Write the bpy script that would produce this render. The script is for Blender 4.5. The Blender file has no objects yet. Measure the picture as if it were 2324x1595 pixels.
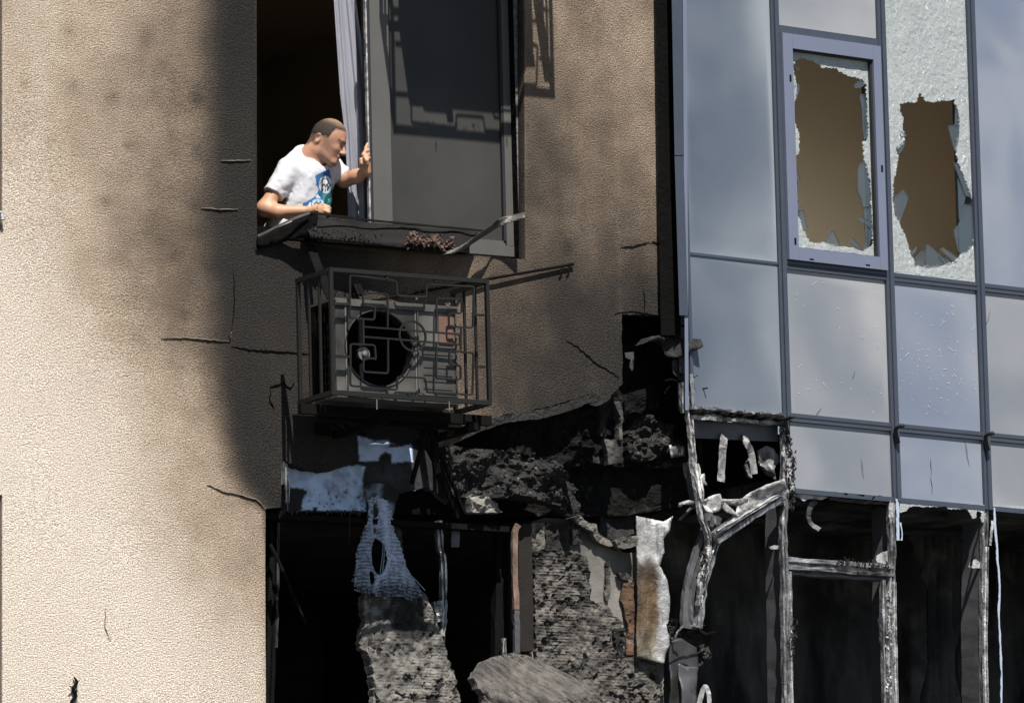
import bpy, bmesh, math, random
import numpy as np
from mathutils import Vector, Matrix
from mathutils.geometry import delaunay_2d_cdt
random.seed(7); np.random.seed(7)
S = bpy.context.scene
COL = S.collection
R = math.radians

# ------------------------------------------------------------------ camera
CAM_A, CAM_P, CAM_ROLL, CAM_D = R(30.7), R(9.4), 0.025, 40.0
FPX, CX, CY = 16139.0, 1162.0, 797.0          # focal length and centre in photo units (2324 px wide)
ca, sa, cp, sp = math.cos(CAM_A), math.sin(CAM_A), math.cos(CAM_P), math.sin(CAM_P)
FWD = Vector((sa*cp, ca*cp, sp))
R0 = Vector((ca, -sa, 0)); U0 = Vector((-sa*sp, -ca*sp, cp))
RT = R0*math.cos(CAM_ROLL) - U0*math.sin(CAM_ROLL)
UP = U0*math.cos(CAM_ROLL) + R0*math.sin(CAM_ROLL)
TARGET = Vector((0, 0, 8.2))
EYE = TARGET - FWD*CAM_D
cam = bpy.data.cameras.new('camera')
cam.sensor_width = 36; cam.lens = FPX*36/2324; cam.clip_start = 1; cam.clip_end = 2000
camo = bpy.data.objects.new('camera', cam); COL.objects.link(camo)
m3 = Matrix((RT, UP, -FWD)).transposed()
camo.matrix_world = Matrix.Translation(EYE) @ m3.to_4x4()
S.camera = camo

# ------------------------------------------------------------------ light
LX, LZ = 0.21, 1.6                             # sunlight moves right .21 and down 1.6 per metre towards the wall
SUNV = Vector((-LX, -1, LZ)).normalized()      # towards the sun
w = bpy.data.worlds.new('World'); S.world = w; w.use_nodes = True
nt = w.node_tree; nt.nodes.clear()
sky = nt.nodes.new('ShaderNodeTexSky'); sky.sky_type = 'NISHITA'; sky.sun_disc = False
sky.sun_elevation = math.asin(SUNV.z); sky.sun_rotation = math.atan2(SUNV.x, SUNV.y)
sky.altitude = 100; sky.air_density = 1.0; sky.dust_density = 0.6
bg = nt.nodes.new('ShaderNodeBackground'); bg.inputs[1].default_value = 0.05
wo = nt.nodes.new('ShaderNodeOutputWorld')
nt.links.new(sky.outputs[0], bg.inputs[0]); nt.links.new(bg.outputs[0], wo.inputs[0])
sun = bpy.data.lights.new('sun', 'SUN'); sun.energy = 5.0; sun.angle = R(0.5); sun.color = (1, .955, .89)
suno = bpy.data.objects.new('sun', sun); COL.objects.link(suno)
suno.rotation_euler = SUNV.to_track_quat('Z', 'Y').to_euler(); suno.location = (0, -20, 30)
vs = S.view_settings
vs.view_transform = 'Standard'; vs.look = 'None'; vs.gamma = 1; vs.use_curve_mapping = False; vs.exposure = 0.74

# ------------------------------------------------------------------ picture <-> place
def ray(px, py): return (FWD*FPX + RT*(px-CX) - UP*(py-CY))
def proj(p):
    d = p - EYE; k = FPX/d.dot(FWD)
    return CX + d.dot(RT)*k, CY - d.dot(UP)*k
class Frame:
    """a vertical plane: o + s*u + t*z, depth d goes INTO the building"""
    def __init__(f, o, ang=0.0):
        f.o = Vector(o); f.u = Vector((math.cos(ang), math.sin(ang), 0)); f.n = Vector((-math.sin(ang), math.cos(ang), 0))
    def off(f, d):
        g = Frame(f.o + f.n*d); g.u, g.n = f.u, f.n; return g
    def to2(f, px, py):
        r = ray(px, py); k = (f.o-EYE).dot(f.n)/r.dot(f.n); p = EYE + r*k - f.o
        return p.dot(f.u), p.z
    def to3(f, s, t, d=0): return f.o + f.u*s + Vector((0, 0, t)) + f.n*d
    def at(f, px, py, d=0):
        g = f.off(d); return g.to3(*g.to2(px, py))
FAC = Frame((0, 0, 0))
def P(px, py, y=0): return FAC.at(px, py, y)
_o = P(1556, 580, -0.06)
CUR = Frame((_o.x, _o.y, 0), R(7.3))
def C(px, py, d=0): return CUR.at(px, py, d)
def SR(x, y): return x*.84203, y*.84203       # photo pixels -> working units

# ------------------------------------------------------------------ object helpers
def mesh_of(bm, name):
    me = bpy.data.meshes.new(name); bm.to_mesh(me); bm.free(); return me
def obj(name, bm, m, parent=None, smooth=False, label=None):
    me = bm if isinstance(bm, bpy.types.Mesh) else mesh_of(bm, name)
    if m is not None:
        me.materials.clear()
        for k in (m if isinstance(m, (list, tuple)) else [m]): me.materials.append(k)
    o = bpy.data.objects.new(name, me); COL.objects.link(o)
    if smooth:
        for p in me.polygons: p.use_smooth = True
    if parent:
        o.parent = parent
        if parent.type == 'EMPTY': o.matrix_parent_inverse = Matrix.Translation(-parent.location)
    if label: o['label'] = label
    return o
def tag(o, label, cat=None, group=None, kind=None):
    o['label'] = label
    if cat: o['category'] = cat
    if group: o['group'] = group
    if kind: o['kind'] = kind
    return o
def thing(name, label, cat, loc=(0, 0, 0), group=None):
    o = bpy.data.objects.new(name, None); COL.objects.link(o); o.location = loc; o.empty_display_size = .1
    return tag(o, label, cat, group)
def copy_tree(o, parent=None):
    c = o.copy(); COL.objects.link(c)
    if parent: c.parent = parent; c.matrix_parent_inverse = o.matrix_parent_inverse.copy(); c.location = o.location.copy()
    for ch in list(o.children): copy_tree(ch, c)
    return c
def BM(): return bmesh.new()
def hexa(bm, pts, mi=0):
    v = [bm.verts.new(p) for p in pts]
    for q in ((3, 2, 1, 0), (4, 5, 6, 7), (0, 1, 5, 4), (1, 2, 6, 5), (2, 3, 7, 6), (3, 0, 4, 7)):
        bm.faces.new([v[i] for i in q]).material_index = mi
def box(bm, a, b, mi=0):
    (x0, y0, z0), (x1, y1, z1) = a, b
    hexa(bm, [(x0,y0,z0),(x1,y0,z0),(x1,y1,z0),(x0,y1,z0),(x0,y0,z1),(x1,y0,z1),(x1,y1,z1),(x0,y1,z1)], mi)
def fbox(bm, fr, s0, t0, s1, t1, d0, d1, mi=0):
    T = fr.to3
    hexa(bm, [T(s0,t0,d0),T(s1,t0,d0),T(s1,t0,d1),T(s0,t0,d1),T(s0,t1,d0),T(s1,t1,d0),T(s1,t1,d1),T(s0,t1,d1)], mi)
def loft(bm, rings, closed=True, cap=True, mi=0):
    vr = [[bm.verts.new(p) for p in r] for r in rings]
    n = len(vr[0])
    for a, b in zip(vr, vr[1:]):
        for i in range(n if closed else n-1):
            j = (i+1) % n
            try: bm.faces.new((a[i], a[j], b[j], b[i])).material_index = mi
            except ValueError: pass
    if cap and closed:
        bm.faces.new(list(reversed(vr[0]))).material_index = mi; bm.faces.new(vr[-1]).material_index = mi
    return vr
def sweep(bm, pts, prof, up=Vector((0, -1, 0)), twist=None, scale=None, jit=0.0, mi=0):
    """carry a closed 2-D profile (side, up) along pts"""
    pts = [Vector(p) for p in pts]; rings = []
    n = len(pts); prev = None
    for i, p in enumerate(pts):
        t = (pts[min(i+1, n-1)] - pts[max(i-1, 0)]).normalized()
        s = t.cross(up)
        if s.length < 1e-4: s = t.orthogonal()
        s.normalize(); q = s.cross(t).normalized()
        if twist:
            a = twist[i] if isinstance(twist, (list, tuple)) else twist*i/(n-1)
            s, q = s*math.cos(a)+q*math.sin(a), q*math.cos(a)-s*math.sin(a)
        k = scale[i] if scale else 1
        rings.append([p + s*(x*k + random.uniform(-jit, jit)) + q*(y*k + random.uniform(-jit, jit)) for x, y in prof])
    return loft(bm, rings, mi=mi)
def circ(r, n=8): return [(r*math.cos(2*math.pi*i/n), r*math.sin(2*math.pi*i/n)) for i in range(n)]
def rect(w, h): return [(-w/2, -h/2), (w/2, -h/2), (w/2, h/2), (-w/2, h/2)]
def tube(bm, pts, r, n=8, jit=0, scale=None, mi=0): return sweep(bm, pts, circ(r, n), jit=jit, scale=scale, mi=mi)
def dens(pts, step):
    pts = [Vector(p) for p in pts]; out = [pts[0]]
    for a, b in zip(pts, pts[1:]):
        k = max(1, int((b-a).length/step))
        out += [a.lerp(b, i/k) for i in range(1, k+1)]
    return out
def spline(pts, k=6):
    pts = [Vector(p) for p in pts]; out = []
    e = [pts[0]*2-pts[1]] + pts + [pts[-1]*2-pts[-2]]
    for i in range(1, len(e)-2):
        a, b, c, d = e[i-1:i+3]
        for j in range(k):
            t = j/k
            out.append(.5*((2*b)+(c-a)*t+(2*a-5*b+4*c-d)*t*t+(3*b-a-3*c+d)*t**3))
    return out + [pts[-1]]
def bevel_all(bm, w, seg=1):
    bmesh.ops.bevel(bm, geom=[e for e in bm.edges if len(e.link_faces) == 2 and e.calc_face_angle(0) > .5], offset=w, segments=seg, affect='EDGES', profile=.6)

# value noise for geometry
_perm = np.random.RandomState(3).rand(64, 64, 64)
def vnoise(x, y, z=0.0):
    x, y, z = np.broadcast_arrays(np.asarray(x, float), np.asarray(y, float), np.asarray(z, float))
    xi, yi, zi = np.floor(x).astype(int), np.floor(y).astype(int), np.floor(z).astype(int)
    fx, fy, fz = x-xi, y-yi, z-zi
    fx, fy, fz = fx*fx*(3-2*fx), fy*fy*(3-2*fy), fz*fz*(3-2*fz)
    g = lambda a, b, c: _perm[(xi+a) & 63, (yi+b) & 63, (zi+c) & 63]
    l = lambda a, b, t: a+(b-a)*t
    return l(l(l(g(0,0,0), g(1,0,0), fx), l(g(0,1,0), g(1,1,0), fx), fy), l(l(g(0,0,1), g(1,0,1), fx), l(g(0,1,1), g(1,1,1), fx), fy), fz)*2-1
def fbm(x, y, z=0.0, o=4):
    s = 0; a = 1; f = 1; n = 0
    for _ in range(o):
        s = s + a*vnoise(x*f+17.3*_, y*f+5.1*_, np.asarray(z)*f+3.7*_); n += a; a *= .5; f *= 2.03
    return s/n

def rag(pts, amp, step, closed=True, seed=0, sharp=.5):
    """subdivide a 2-D outline and make it ragged (same units as pts)"""
    rnd = random.Random(seed); out = []
    n = len(pts)
    for i in range(n if closed else n-1):
        a, b = pts[i], pts[(i+1) % n]
        L = math.hypot(b[0]-a[0], b[1]-a[1]); k = max(1, int(L/step))
        nx, ny = (-(b[1]-a[1])/(L+1e-9), (b[0]-a[0])/(L+1e-9))
        for j in range(k):
            t = j/k
            o = amp*(float(vnoise((a[0]+(b[0]-a[0])*t)/(step*3)+seed*3.1, (a[1]+(b[1]-a[1])*t)/(step*3)))*(1-sharp) + rnd.uniform(-1, 1)*sharp) if j else amp*.3*rnd.uniform(-1, 1)
            out.append((a[0]+(b[0]-a[0])*t+nx*o, a[1]+(b[1]-a[1])*t+ny*o))
    return out if closed else out + [pts[-1]]
def inside(px, py, poly):
    px, py = np.asarray(px, float), np.asarray(py, float)
    r = np.zeros(px.shape, bool); n = len(poly)
    for i in range(n):
        x0, y0 = poly[i]; x1, y1 = poly[(i+1) % n]
        if y0 == y1: continue
        c = ((y0 > py) != (y1 > py)) & (px < (x1-x0)*(py-y0)/(y1-y0)+x0)
        r ^= c
    return r
def polydist(px, py, poly, closed=True):
    px, py = np.asarray(px, float), np.asarray(py, float); d = np.full(px.shape, 1e9); n = len(poly)
    for i in range(n if closed else n-1):
        x0, y0 = poly[i]; x1, y1 = poly[(i+1) % n]
        ex, ey = x1-x0, y1-y0; L = ex*ex+ey*ey+1e-12
        t = np.clip(((px-x0)*ex+(py-y0)*ey)/L, 0, 1)
        d = np.minimum(d, np.hypot(px-x0-t*ex, py-y0-t*ey))
    return d
def proj_np(V):
    D = V - np.array(EYE); k = FPX/(D @ np.array(FWD))
    return CX + (D @ np.array(RT))*k, CY - (D @ np.array(UP))*k

def sheet(name, m, poly, fr, thick=.02, step=.03, holes=(), disp=None, soot=None, parent=None, smooth=False, label=None, jitter=.3, bend=None, attrs=None, edge_soot=None, colour=None):
    """a slab with a ragged outline given in photo units, standing in plane fr; disp(s,t,px,py)=metres outward; bend moves both faces"""
    P2 = [fr.to2(*p) for p in poly]; H2 = [[fr.to2(*p) for p in h] for h in holes]
    pts = list(P2); edges = [(i, (i+1) % len(P2)) for i in range(len(P2))]
    for h in H2:
        b = len(pts); pts += h; edges += [(b+i, b+(i+1) % len(h)) for i in range(len(h))]
    A = np.array(P2); s0, t0 = A.min(0); s1, t1 = A.max(0)
    gs, gt = np.meshgrid(np.arange(s0+step/2, s1, step), np.arange(t0+step/2, t1, step*.9))
    gs = gs + (np.arange(gs.shape[0]) % 2)[:, None]*step*.5
    gs = gs.ravel() + np.random.uniform(-jitter, jitter, gs.size)*step; gt = gt.ravel() + np.random.uniform(-jitter, jitter, gt.size)*step
    ok = inside(gs, gt, P2) & (polydist(gs, gt, P2) > step*.35)
    for h in H2: ok &= ~inside(gs, gt, h) & (polydist(gs, gt, h) > step*.35)
    pts += list(zip(gs[ok], gt[ok]))
    ov, oe, of, _, _, _ = delaunay_2d_cdt([Vector(p) for p in pts], edges, [], 0, 1e-6)
    V2 = np.array([(v.x, v.y) for v in ov]); T = np.array([f for f in of if len(f) == 3])
    c = V2[T].mean(1); k = inside(c[:, 0], c[:, 1], P2)
    for h in H2: k &= ~inside(c[:, 0], c[:, 1], h)
    T = T[k]
    used = np.unique(T); rm = -np.ones(len(V2), int); rm[used] = np.arange(len(used)); V2 = V2[used]; T = rm[T]
    s, t = V2[:, 0], V2[:, 1]
    base = np.array(fr.o)[None] + s[:, None]*np.array(fr.u) + t[:, None]*np.array((0, 0, 1))
    px, py = proj_np(base); nrm = np.array(fr.n)
    dd = disp(s, t, px, py) if disp else np.zeros(len(s))
    bb = bend(s, t, px, py) if bend else np.zeros(len(s))
    front = base - (dd+bb)[:, None]*nrm; back = base + (thick-bb)[:, None]*nrm
    n = len(s)
    a = V2[T[:, 1]]-V2[T[:, 0]]; b = V2[T[:, 2]]-V2[T[:, 0]]
    flip = (a[:, 0]*b[:, 1]-a[:, 1]*b[:, 0]) < 0
    T[flip] = T[flip][:, ::-1]
    ec = {}
    for tri in T:
        for i in range(3): ec[(tri[i], tri[(i+1) % 3])] = 1
    side = [(i, j) for (i, j) in ec if (j, i) not in ec]
    # the frame looks along +n: counter-clockwise in (s,t) faces the street (-n)
    faces = [tuple(f) for f in T] + [(f[2]+n, f[1]+n, f[0]+n) for f in T] + [(j, i, i+n, j+n) for i, j in side]
    me = bpy.data.meshes.new(name)
    me.from_pydata([tuple(v) for v in front]+[tuple(v) for v in back], [], [tuple(int(q) for q in f) for f in faces])
    if soot is not None:
        at = me.attributes.new('soot', 'FLOAT', 'POINT'); v = np.clip(soot(s, t, px, py), 0, 1)
        at.data.foreach_set('value', np.concatenate([v, v if edge_soot is None else np.full(n, edge_soot)]).astype(np.float32))
    if colour is not None:
        at = me.attributes.new('paint', 'FLOAT_COLOR', 'POINT'); v = np.c_[colour(s, t, px, py), np.ones(n)]
        at.data.foreach_set('color', np.concatenate([v, v]).astype(np.float32).ravel())
    o = obj(name, me, m, parent, False, label)
    if smooth:
        nt_ = len(T)
        for p in me.polygons[:nt_*2]: p.use_smooth = True
    return o

# ------------------------------------------------------------------ surface nets (for bodies and burnt lumps)
class Field:
    def __init__(f, lo, hi, h):
        f.lo = np.array(lo, float); f.h = h; f.n = np.ceil((np.array(hi)-f.lo)/h).astype(int)+1
        f.v = np.full(tuple(f.n), 1.0, np.float32)
    def _win(f, lo, hi):
        a = np.clip(np.floor((np.array(lo)-f.lo)/f.h).astype(int), 0, f.n); b = np.clip(np.ceil((np.array(hi)-f.lo)/f.h).astype(int)+1, 0, f.n)
        g = [f.lo[i]+np.arange(a[i], b[i])*f.h for i in range(3)]
        return tuple(slice(a[i], b[i]) for i in range(3)), np.meshgrid(*g, indexing='ij', sparse=True)
    def put(f, fn, lo, hi, k=.01, m=None, sub=False):
        m = k*2+.02 if m is None else m
        w, (x, y, z) = f._win(np.array(lo)-m, np.array(hi)+m)
        d = fn(x, y, z); a = f.v[w]
        if sub:
            e = -d; h = np.clip(.5-.5*(a-e)/k, 0, 1); f.v[w] = a*(1-h)+e*h+k*h*(1-h)
        else:
            h = np.clip(.5+.5*(a-d)/k, 0, 1); f.v[w] = a*(1-h)+d*h-k*h*(1-h)
    def cone(f, a, b, ra, rb, k=.01):
        a, b = np.array(a), np.array(b); ab = b-a; L = ab @ ab + 1e-12; r = max(ra, rb)
        def fn(x, y, z):
            t = np.clip(((x-a[0])*ab[0]+(y-a[1])*ab[1]+(z-a[2])*ab[2])/L, 0, 1)
            return np.sqrt((x-a[0]-t*ab[0])**2+(y-a[1]-t*ab[1])**2+(z-a[2]-t*ab[2])**2)-(ra+(rb-ra)*t)
        f.put(fn, np.minimum(a, b)-r, np.maximum(a, b)+r, k)
    def ell(f, c, ax, k=.01, rot=None, sub=False):
        """ellipsoid: rot rows are its axes"""
        c = np.array(c); ax = np.array(ax, float); M = np.eye(3) if rot is None else np.array(rot); r = ax.max()
        def fn(x, y, z):
            q = [(x-c[0])*M[i][0]+(y-c[1])*M[i][1]+(z-c[2])*M[i][2] for i in range(3)]
            k0 = np.sqrt(sum((q[i]/ax[i])**2 for i in range(3))); k1 = np.sqrt(sum((q[i]/ax[i]**2)**2 for i in range(3)))+1e-9
            return k0*(k0-1)/k1
        f.put(fn, c-r, c+r, k, sub=sub)
    def mesh(f, name, smooth=True):
        v = f.v; ins = v < 0
        c = [ins[i:ins.shape[0]-1+i, j:ins.shape[1]-1+j, k:ins.shape[2]-1+k] for i in (0, 1) for j in (0, 1) for k in (0, 1)]
        s = sum(q.astype(np.int8) for q in c); act = (s > 0) & (s < 8)
        idx = np.argwhere(act); num = -np.ones(act.shape, np.int64); num[act] = np.arange(len(idx))
        acc = np.zeros((len(idx), 3)); cnt = np.zeros(len(idx))
        cor = [(i, j, k) for i in (0, 1) for j in (0, 1) for k in (0, 1)]
        for a in range(8):
            for b in range(a+1, 8):
                A, B = np.array(cor[a]), np.array(cor[b])
                if np.abs(A-B).sum() != 1: continue
                va = v[tuple((idx+A).T)]; vb = v[tuple((idx+B).T)]; m = (va < 0) != (vb < 0)
                t = np.where(m, va/(va-vb+1e-20), 0)
                acc += np.where(m[:, None], A+(B-A)*t[:, None], 0); cnt += m
        vert = f.lo + (idx+acc/np.maximum(cnt, 1)[:, None])*f.h
        faces = []
        for ax in range(3):
            sl = [slice(None)]*3; sl2 = [slice(None)]*3; sl[ax] = slice(0, -1); sl2[ax] = slice(1, None)
            a, b = ins[tuple(sl)], ins[tuple(sl2)]
            e = np.argwhere(a != b); o1, o2 = [(1, 2), (2, 0), (0, 1)][ax]
            e = e[(e[:, o1] > 0) & (e[:, o2] > 0) & (e[:, o1] < v.shape[o1]-1) & (e[:, o2] < v.shape[o2]-1)]
            d1 = np.zeros(3, int); d1[o1] = 1; d2 = np.zeros(3, int); d2[o2] = 1
            q = np.stack([num[tuple((e-d1-d2).T)], num[tuple((e-d2).T)], num[tuple(e.T)], num[tuple((e-d1).T)]], 1)
            fl = ~a[tuple(e.T)]; q[fl] = q[fl][:, ::-1]; faces.append(q)
        faces = np.concatenate(faces)
        me = bpy.data.meshes.new(name)
        me.from_pydata(vert.tolist(), [], faces.tolist())
        if smooth: me.polygons.foreach_set('use_smooth', [True]*len(me.polygons))
        return me, vert

# ------------------------------------------------------------------ materials
def lin(r, g, b): return tuple((c/255/12.92 if c/255 <= .04045 else ((c/255+.055)/1.055)**2.4) for c in (r, g, b))
def mat(name, base, rough=.7, metal=0.0, var=(3, .25), dark=None, soot=(.016, .015, .014), sootk=(8, .3), bump=None, bump2=None, spec=.3, attr=True, streak=None, coat=0, paint=False, alt=None, rvar=0, ramp=None, grain=None):
    """base colour varied by noise, stained by the 'soot' attribute, relief from noise. var=(scale, amount), alt=(colour, scale, threshold)"""
    m = bpy.data.materials.new(name); m.use_nodes = True; n = m.node_tree.nodes; l = m.node_tree.links
    b = n['Principled BSDF']; b.inputs['Roughness'].default_value = rough; b.inputs['Metallic'].default_value = metal
    b.inputs['Specular IOR Level'].default_value = spec; b.inputs['Coat Weight'].default_value = coat
    tc = n.new('ShaderNodeTexCoord'); co = tc.outputs['Object']
    def noise(scale, detail=4, vec=co, rough_=.55):
        t = n.new('ShaderNodeTexNoise'); t.inputs['Scale'].default_value = scale; t.inputs['Detail'].default_value = detail
        t.inputs['Roughness'].default_value = rough_; l.new(vec, t.inputs['Vector']); return t.outputs['Fac']
    def mix(f, a, c, mode='MIX'):
        x = n.new('ShaderNodeMix'); x.data_type = 'RGBA'; x.blend_type = mode
        for i, s in ((0, f), (6, a), (7, c)):
            if hasattr(s, 'links'): l.new(s, x.inputs[i])
            else: x.inputs[i].default_value = s if i == 0 else (*s, 1)[:4]
        return x.outputs[2]
    def rng(v, a, c, d=0.0, e=1.0):
        x = n.new('ShaderNodeMapRange'); x.inputs[1].default_value = a; x.inputs[2].default_value = c; x.inputs[3].default_value = d; x.inputs[4].default_value = e
        l.new(v, x.inputs[0]); return x.outputs[0]
    def math_(op, a, c):
        x = n.new('ShaderNodeMath'); x.operation = op
        for i, s in ((0, a), (1, c)):
            if hasattr(s, 'links'): l.new(s, x.inputs[i])
            else: x.inputs[i].default_value = s
        return x.outputs[0]
    col = base
    if paint:
        pa = n.new('ShaderNodeAttribute'); pa.attribute_name = 'paint'; col = pa.outputs['Color']
    if alt: col = mix(rng(noise(alt[1], 5), alt[2]-.05, alt[2]+.05), col, alt[0])
    d = dark or tuple(c*.45 for c in base)
    if var: col = mix(rng(noise(var[0], 5), .3, .72, 0, var[1]), col, d) if not paint else mix(rng(noise(var[0], 5), .3, .72, 0, var[1]), col, (.3, .3, .3), 'MULTIPLY')
    if streak:
        mp = n.new('ShaderNodeMapping'); mp.inputs['Scale'].default_value = streak[0]; l.new(co, mp.inputs[0])
        col = mix(rng(noise(1, 4, mp.outputs[0]), streak[2], streak[2]+.14, 0, streak[1]), col, streak[3] if len(streak) > 3 else d)
    if attr:
        at = n.new('ShaderNodeAttribute'); at.attribute_name = 'soot'
        f = at.outputs['Fac']; nz = noise(sootk[0], 5)
        # noise disturbs the half-sooted tones only
        e = math_('MULTIPLY', math_('MULTIPLY', f, math_('SUBTRACT', 1.0, f)), 4.0)
        f = math_('ADD', f, math_('MULTIPLY', e, math_('MULTIPLY', math_('SUBTRACT', nz, .5), sootk[1]*2)))
        cl = n.new('ShaderNodeClamp'); l.new(f, cl.inputs[0])
        if ramp:
            cr = n.new('ShaderNodeValToRGB'); l.new(cl.outputs[0], cr.inputs[0]); e_ = cr.color_ramp.elements
            while len(e_) < len(ramp): e_.new(.5)
            for i_, (p_, c_) in enumerate(ramp): e_[i_].position = p_; e_[i_].color = (*c_, 1)
            col = mix(1.0, col, cr.outputs[0], 'MULTIPLY')
        else: col = mix(cl.outputs[0], col, soot)
    if grain:
        gv = rng(noise(grain[0], 2), .32, .68, grain[1], grain[2]); g3 = n.new('ShaderNodeCombineColor')
        for i_ in range(3): l.new(gv, g3.inputs[i_])
        col = mix(1.0, col, g3.outputs[0], 'MULTIPLY')
    if hasattr(col, 'links'): l.new(col, b.inputs['Base Color'])
    else: b.inputs['Base Color'].default_value = (*col, 1)
    if rvar: l.new(rng(noise(14, 5), .3, .7, max(.03, rough-rvar), min(1, rough+rvar)), b.inputs['Roughness'])
    prev = None
    for bp in (bump, bump2):
        if not bp: continue
        kind = bp[3] if len(bp) > 3 else 'noise'
        if kind == 'noise': h = noise(bp[0], 4, rough_=.6)
        elif kind == 'vor':
            t = n.new('ShaderNodeTexVoronoi'); t.inputs['Scale'].default_value = bp[0]; l.new(co, t.inputs['Vector']); h = t.outputs['Distance']
        elif kind == 'cell':
            t = n.new('ShaderNodeTexVoronoi'); t.inputs['Scale'].default_value = bp[0]; l.new(co, t.inputs['Vector'])
            x = n.new('ShaderNodeSeparateColor'); l.new(t.outputs['Color'], x.inputs[0]); h = x.outputs[0]
        elif kind == 'wave':
            t = n.new('ShaderNodeTexWave'); t.bands_direction = bp[4]; t.inputs['Scale'].default_value = bp[0]; t.inputs['Distortion'].default_value = 1.5; t.inputs['Detail'].default_value = 2; t.inputs['Detail Scale'].default_value = 3
            l.new(co, t.inputs['Vector']); h = t.outputs['Fac']
        u = n.new('ShaderNodeBump'); u.inputs['Strength'].default_value = bp[1]; u.inputs['Distance'].default_value = bp[2]
        l.new(h, u.inputs['Height'])
        if prev: l.new(prev, u.inputs['Normal'])
        prev = u.outputs[0]
    if prev: l.new(prev, b.inputs['Normal'])
    return m
M = {}
M['stucco'] = mat('stucco', (.74, .65, .55), .9, var=(1.3, .10), dark=(.62, .52, .42), soot=(.0165, .0160, .0155), sootk=(5, .2), bump=(115, 1.0, .022), bump2=(60, .5, .010), spec=.12, grain=(130, .58, 1.46), ramp=((0, (1, 1, 1)), (.25, (.60, .545, .49)), (.5, (.285, .252, .222)), (.72, (.122, .111, .103)), (.86, (.054, .055, .058)), (1, (.029, .032, .037))))  # grain speckle puts the relief's small shadows into the colour
M['stucco_edge'] = mat('stucco_edge', (.20, .19, .18), .95, var=(30, .7), dark=(.02, .02, .02), bump=(60, .9, .01))
M['black'] = mat('soot_black', (.0055, .0053, .0052), .95, var=(6, .6), dark=(.002, .002, .002), bump=(25, .6, .02), spec=.06)
M['char'] = mat('charred_mix', (.026, .025, .024), .75, var=(14, .85), dark=(.004, .004, .004), bump=(45, .9, .02), rvar=.2)
M['room'] = mat('sooty_room', (.05, .047, .045), .95, var=(2.2, .9), dark=(.006, .006, .006), bump=(8, .3, .02), spec=.1)
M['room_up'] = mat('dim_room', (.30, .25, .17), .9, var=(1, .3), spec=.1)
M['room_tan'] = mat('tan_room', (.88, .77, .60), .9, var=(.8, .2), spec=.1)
M['concrete'] = mat('concrete', (.26, .247, .225), .9, var=(9, .5), dark=(.16, .15, .14), bump=(60, .5, .006))
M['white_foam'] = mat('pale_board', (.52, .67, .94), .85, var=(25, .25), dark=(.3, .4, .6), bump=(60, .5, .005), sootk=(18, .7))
M['wool'] = mat('burnt_insulation', (.22, .205, .185), .95, var=(26, .95), dark=(.012, .011, .010), bump=(70, .9, .015), sootk=(14, .8))
M['adhesive'] = mat('ribbed_adhesive', (.33, .30, .255), .9, var=(11, .85), dark=(.05, .046, .04), bump=(80, .8, .008), bump2=(30, .7, .02), sootk=(10, .8), alt=((.42, .38, .26), 3, .66))
M['cage'] = mat('cage_paint', (.011, .0107, .0103), .55, .0, var=(20, .6), dark=(.012, .011, .010), bump=(90, .35, .003), spec=.22)
M['steel'] = mat('ac_casing', (.16, .152, .137), .45, .15, var=(7, .7), dark=(.08, .075, .068), bump=(40, .2, .003), spec=.5, rvar=.15)
M['alu'] = mat('burnt_aluminium', (.42, .42, .43), .42, .55, var=(13, .95), dark=(.03, .03, .03), bump=(40, .8, .008), streak=((60, 60, 5), .78, .52, (.02, .02, .02)), rvar=.2, sootk=(14, .8))
M['alu_h'] = mat('burnt_aluminium_rail', (.42, .42, .43), .42, .55, var=(13, .95), dark=(.03, .03, .03), bump=(40, .8, .008), streak=((5, 5, 70), .85, .50, (.015, .015, .015)), rvar=.2, sootk=(14, .8))
M['ash'] = mat('ashen_metal', (.56, .555, .55), .55, .2, var=(17, .95), dark=(.05, .048, .046), bump=(35, .9, .010), sootk=(14, .8))
M['zinc'] = mat('grey_web', (.11, .11, .118), .5, .35, var=(5, .6), dark=(.05, .05, .054), bump=(30, .25, .004), sootk=(9, .7), rvar=.15)
M['cwframe'] = mat('grey_blue_frame', (.060, .072, .098), .42, .25, var=(3, .3), dark=(.04, .048, .066), bump=(25, .1, .002), sootk=(9, .6), spec=.5, rvar=.1)
M['sashframe'] = mat('tilt_frame_paint', (.150, .170, .240), .5, .1, var=(2.2, .3), dark=(.11, .125, .17), bump=(25, .08, .002), spec=.45)
M['winframe'] = mat('window_frame_paint', (.098, .094, .088), .5, .1, var=(3, .35), dark=(.06, .058, .054), bump=(60, .1, .002), sootk=(7, .6))
M['gasket'] = mat('gasket', (.02, .021, .024), .6, var=None)
M['sill'] = mat('bent_sill', (.012, .0115, .011), .62, .0, spec=.07, var=(8, .7), dark=(.01, .01, .01), bump=(30, .5, .008), sootk=(10, .6))
M['rod'] = mat('rod_black', (.007, .0068, .0066), .8, .0, var=(20, .5), bump=(60, .5, .004), spec=.05)
M['char2'] = mat('flecked_char', (.022, .021, .020), .7, var=(14, .85), dark=(.003, .003, .003), bump=(50, 1.0, .02), alt=((.20, .195, .185), 34, .645), rvar=.2, sootk=(14, .8))
M['char3'] = mat('deep_char', (.010, .0098, .0095), .85, var=(9, .9), dark=(.002, .002, .002), bump=(30, 1.0, .03), alt=((.050, .049, .048), 16, .66), spec=.1)
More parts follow.
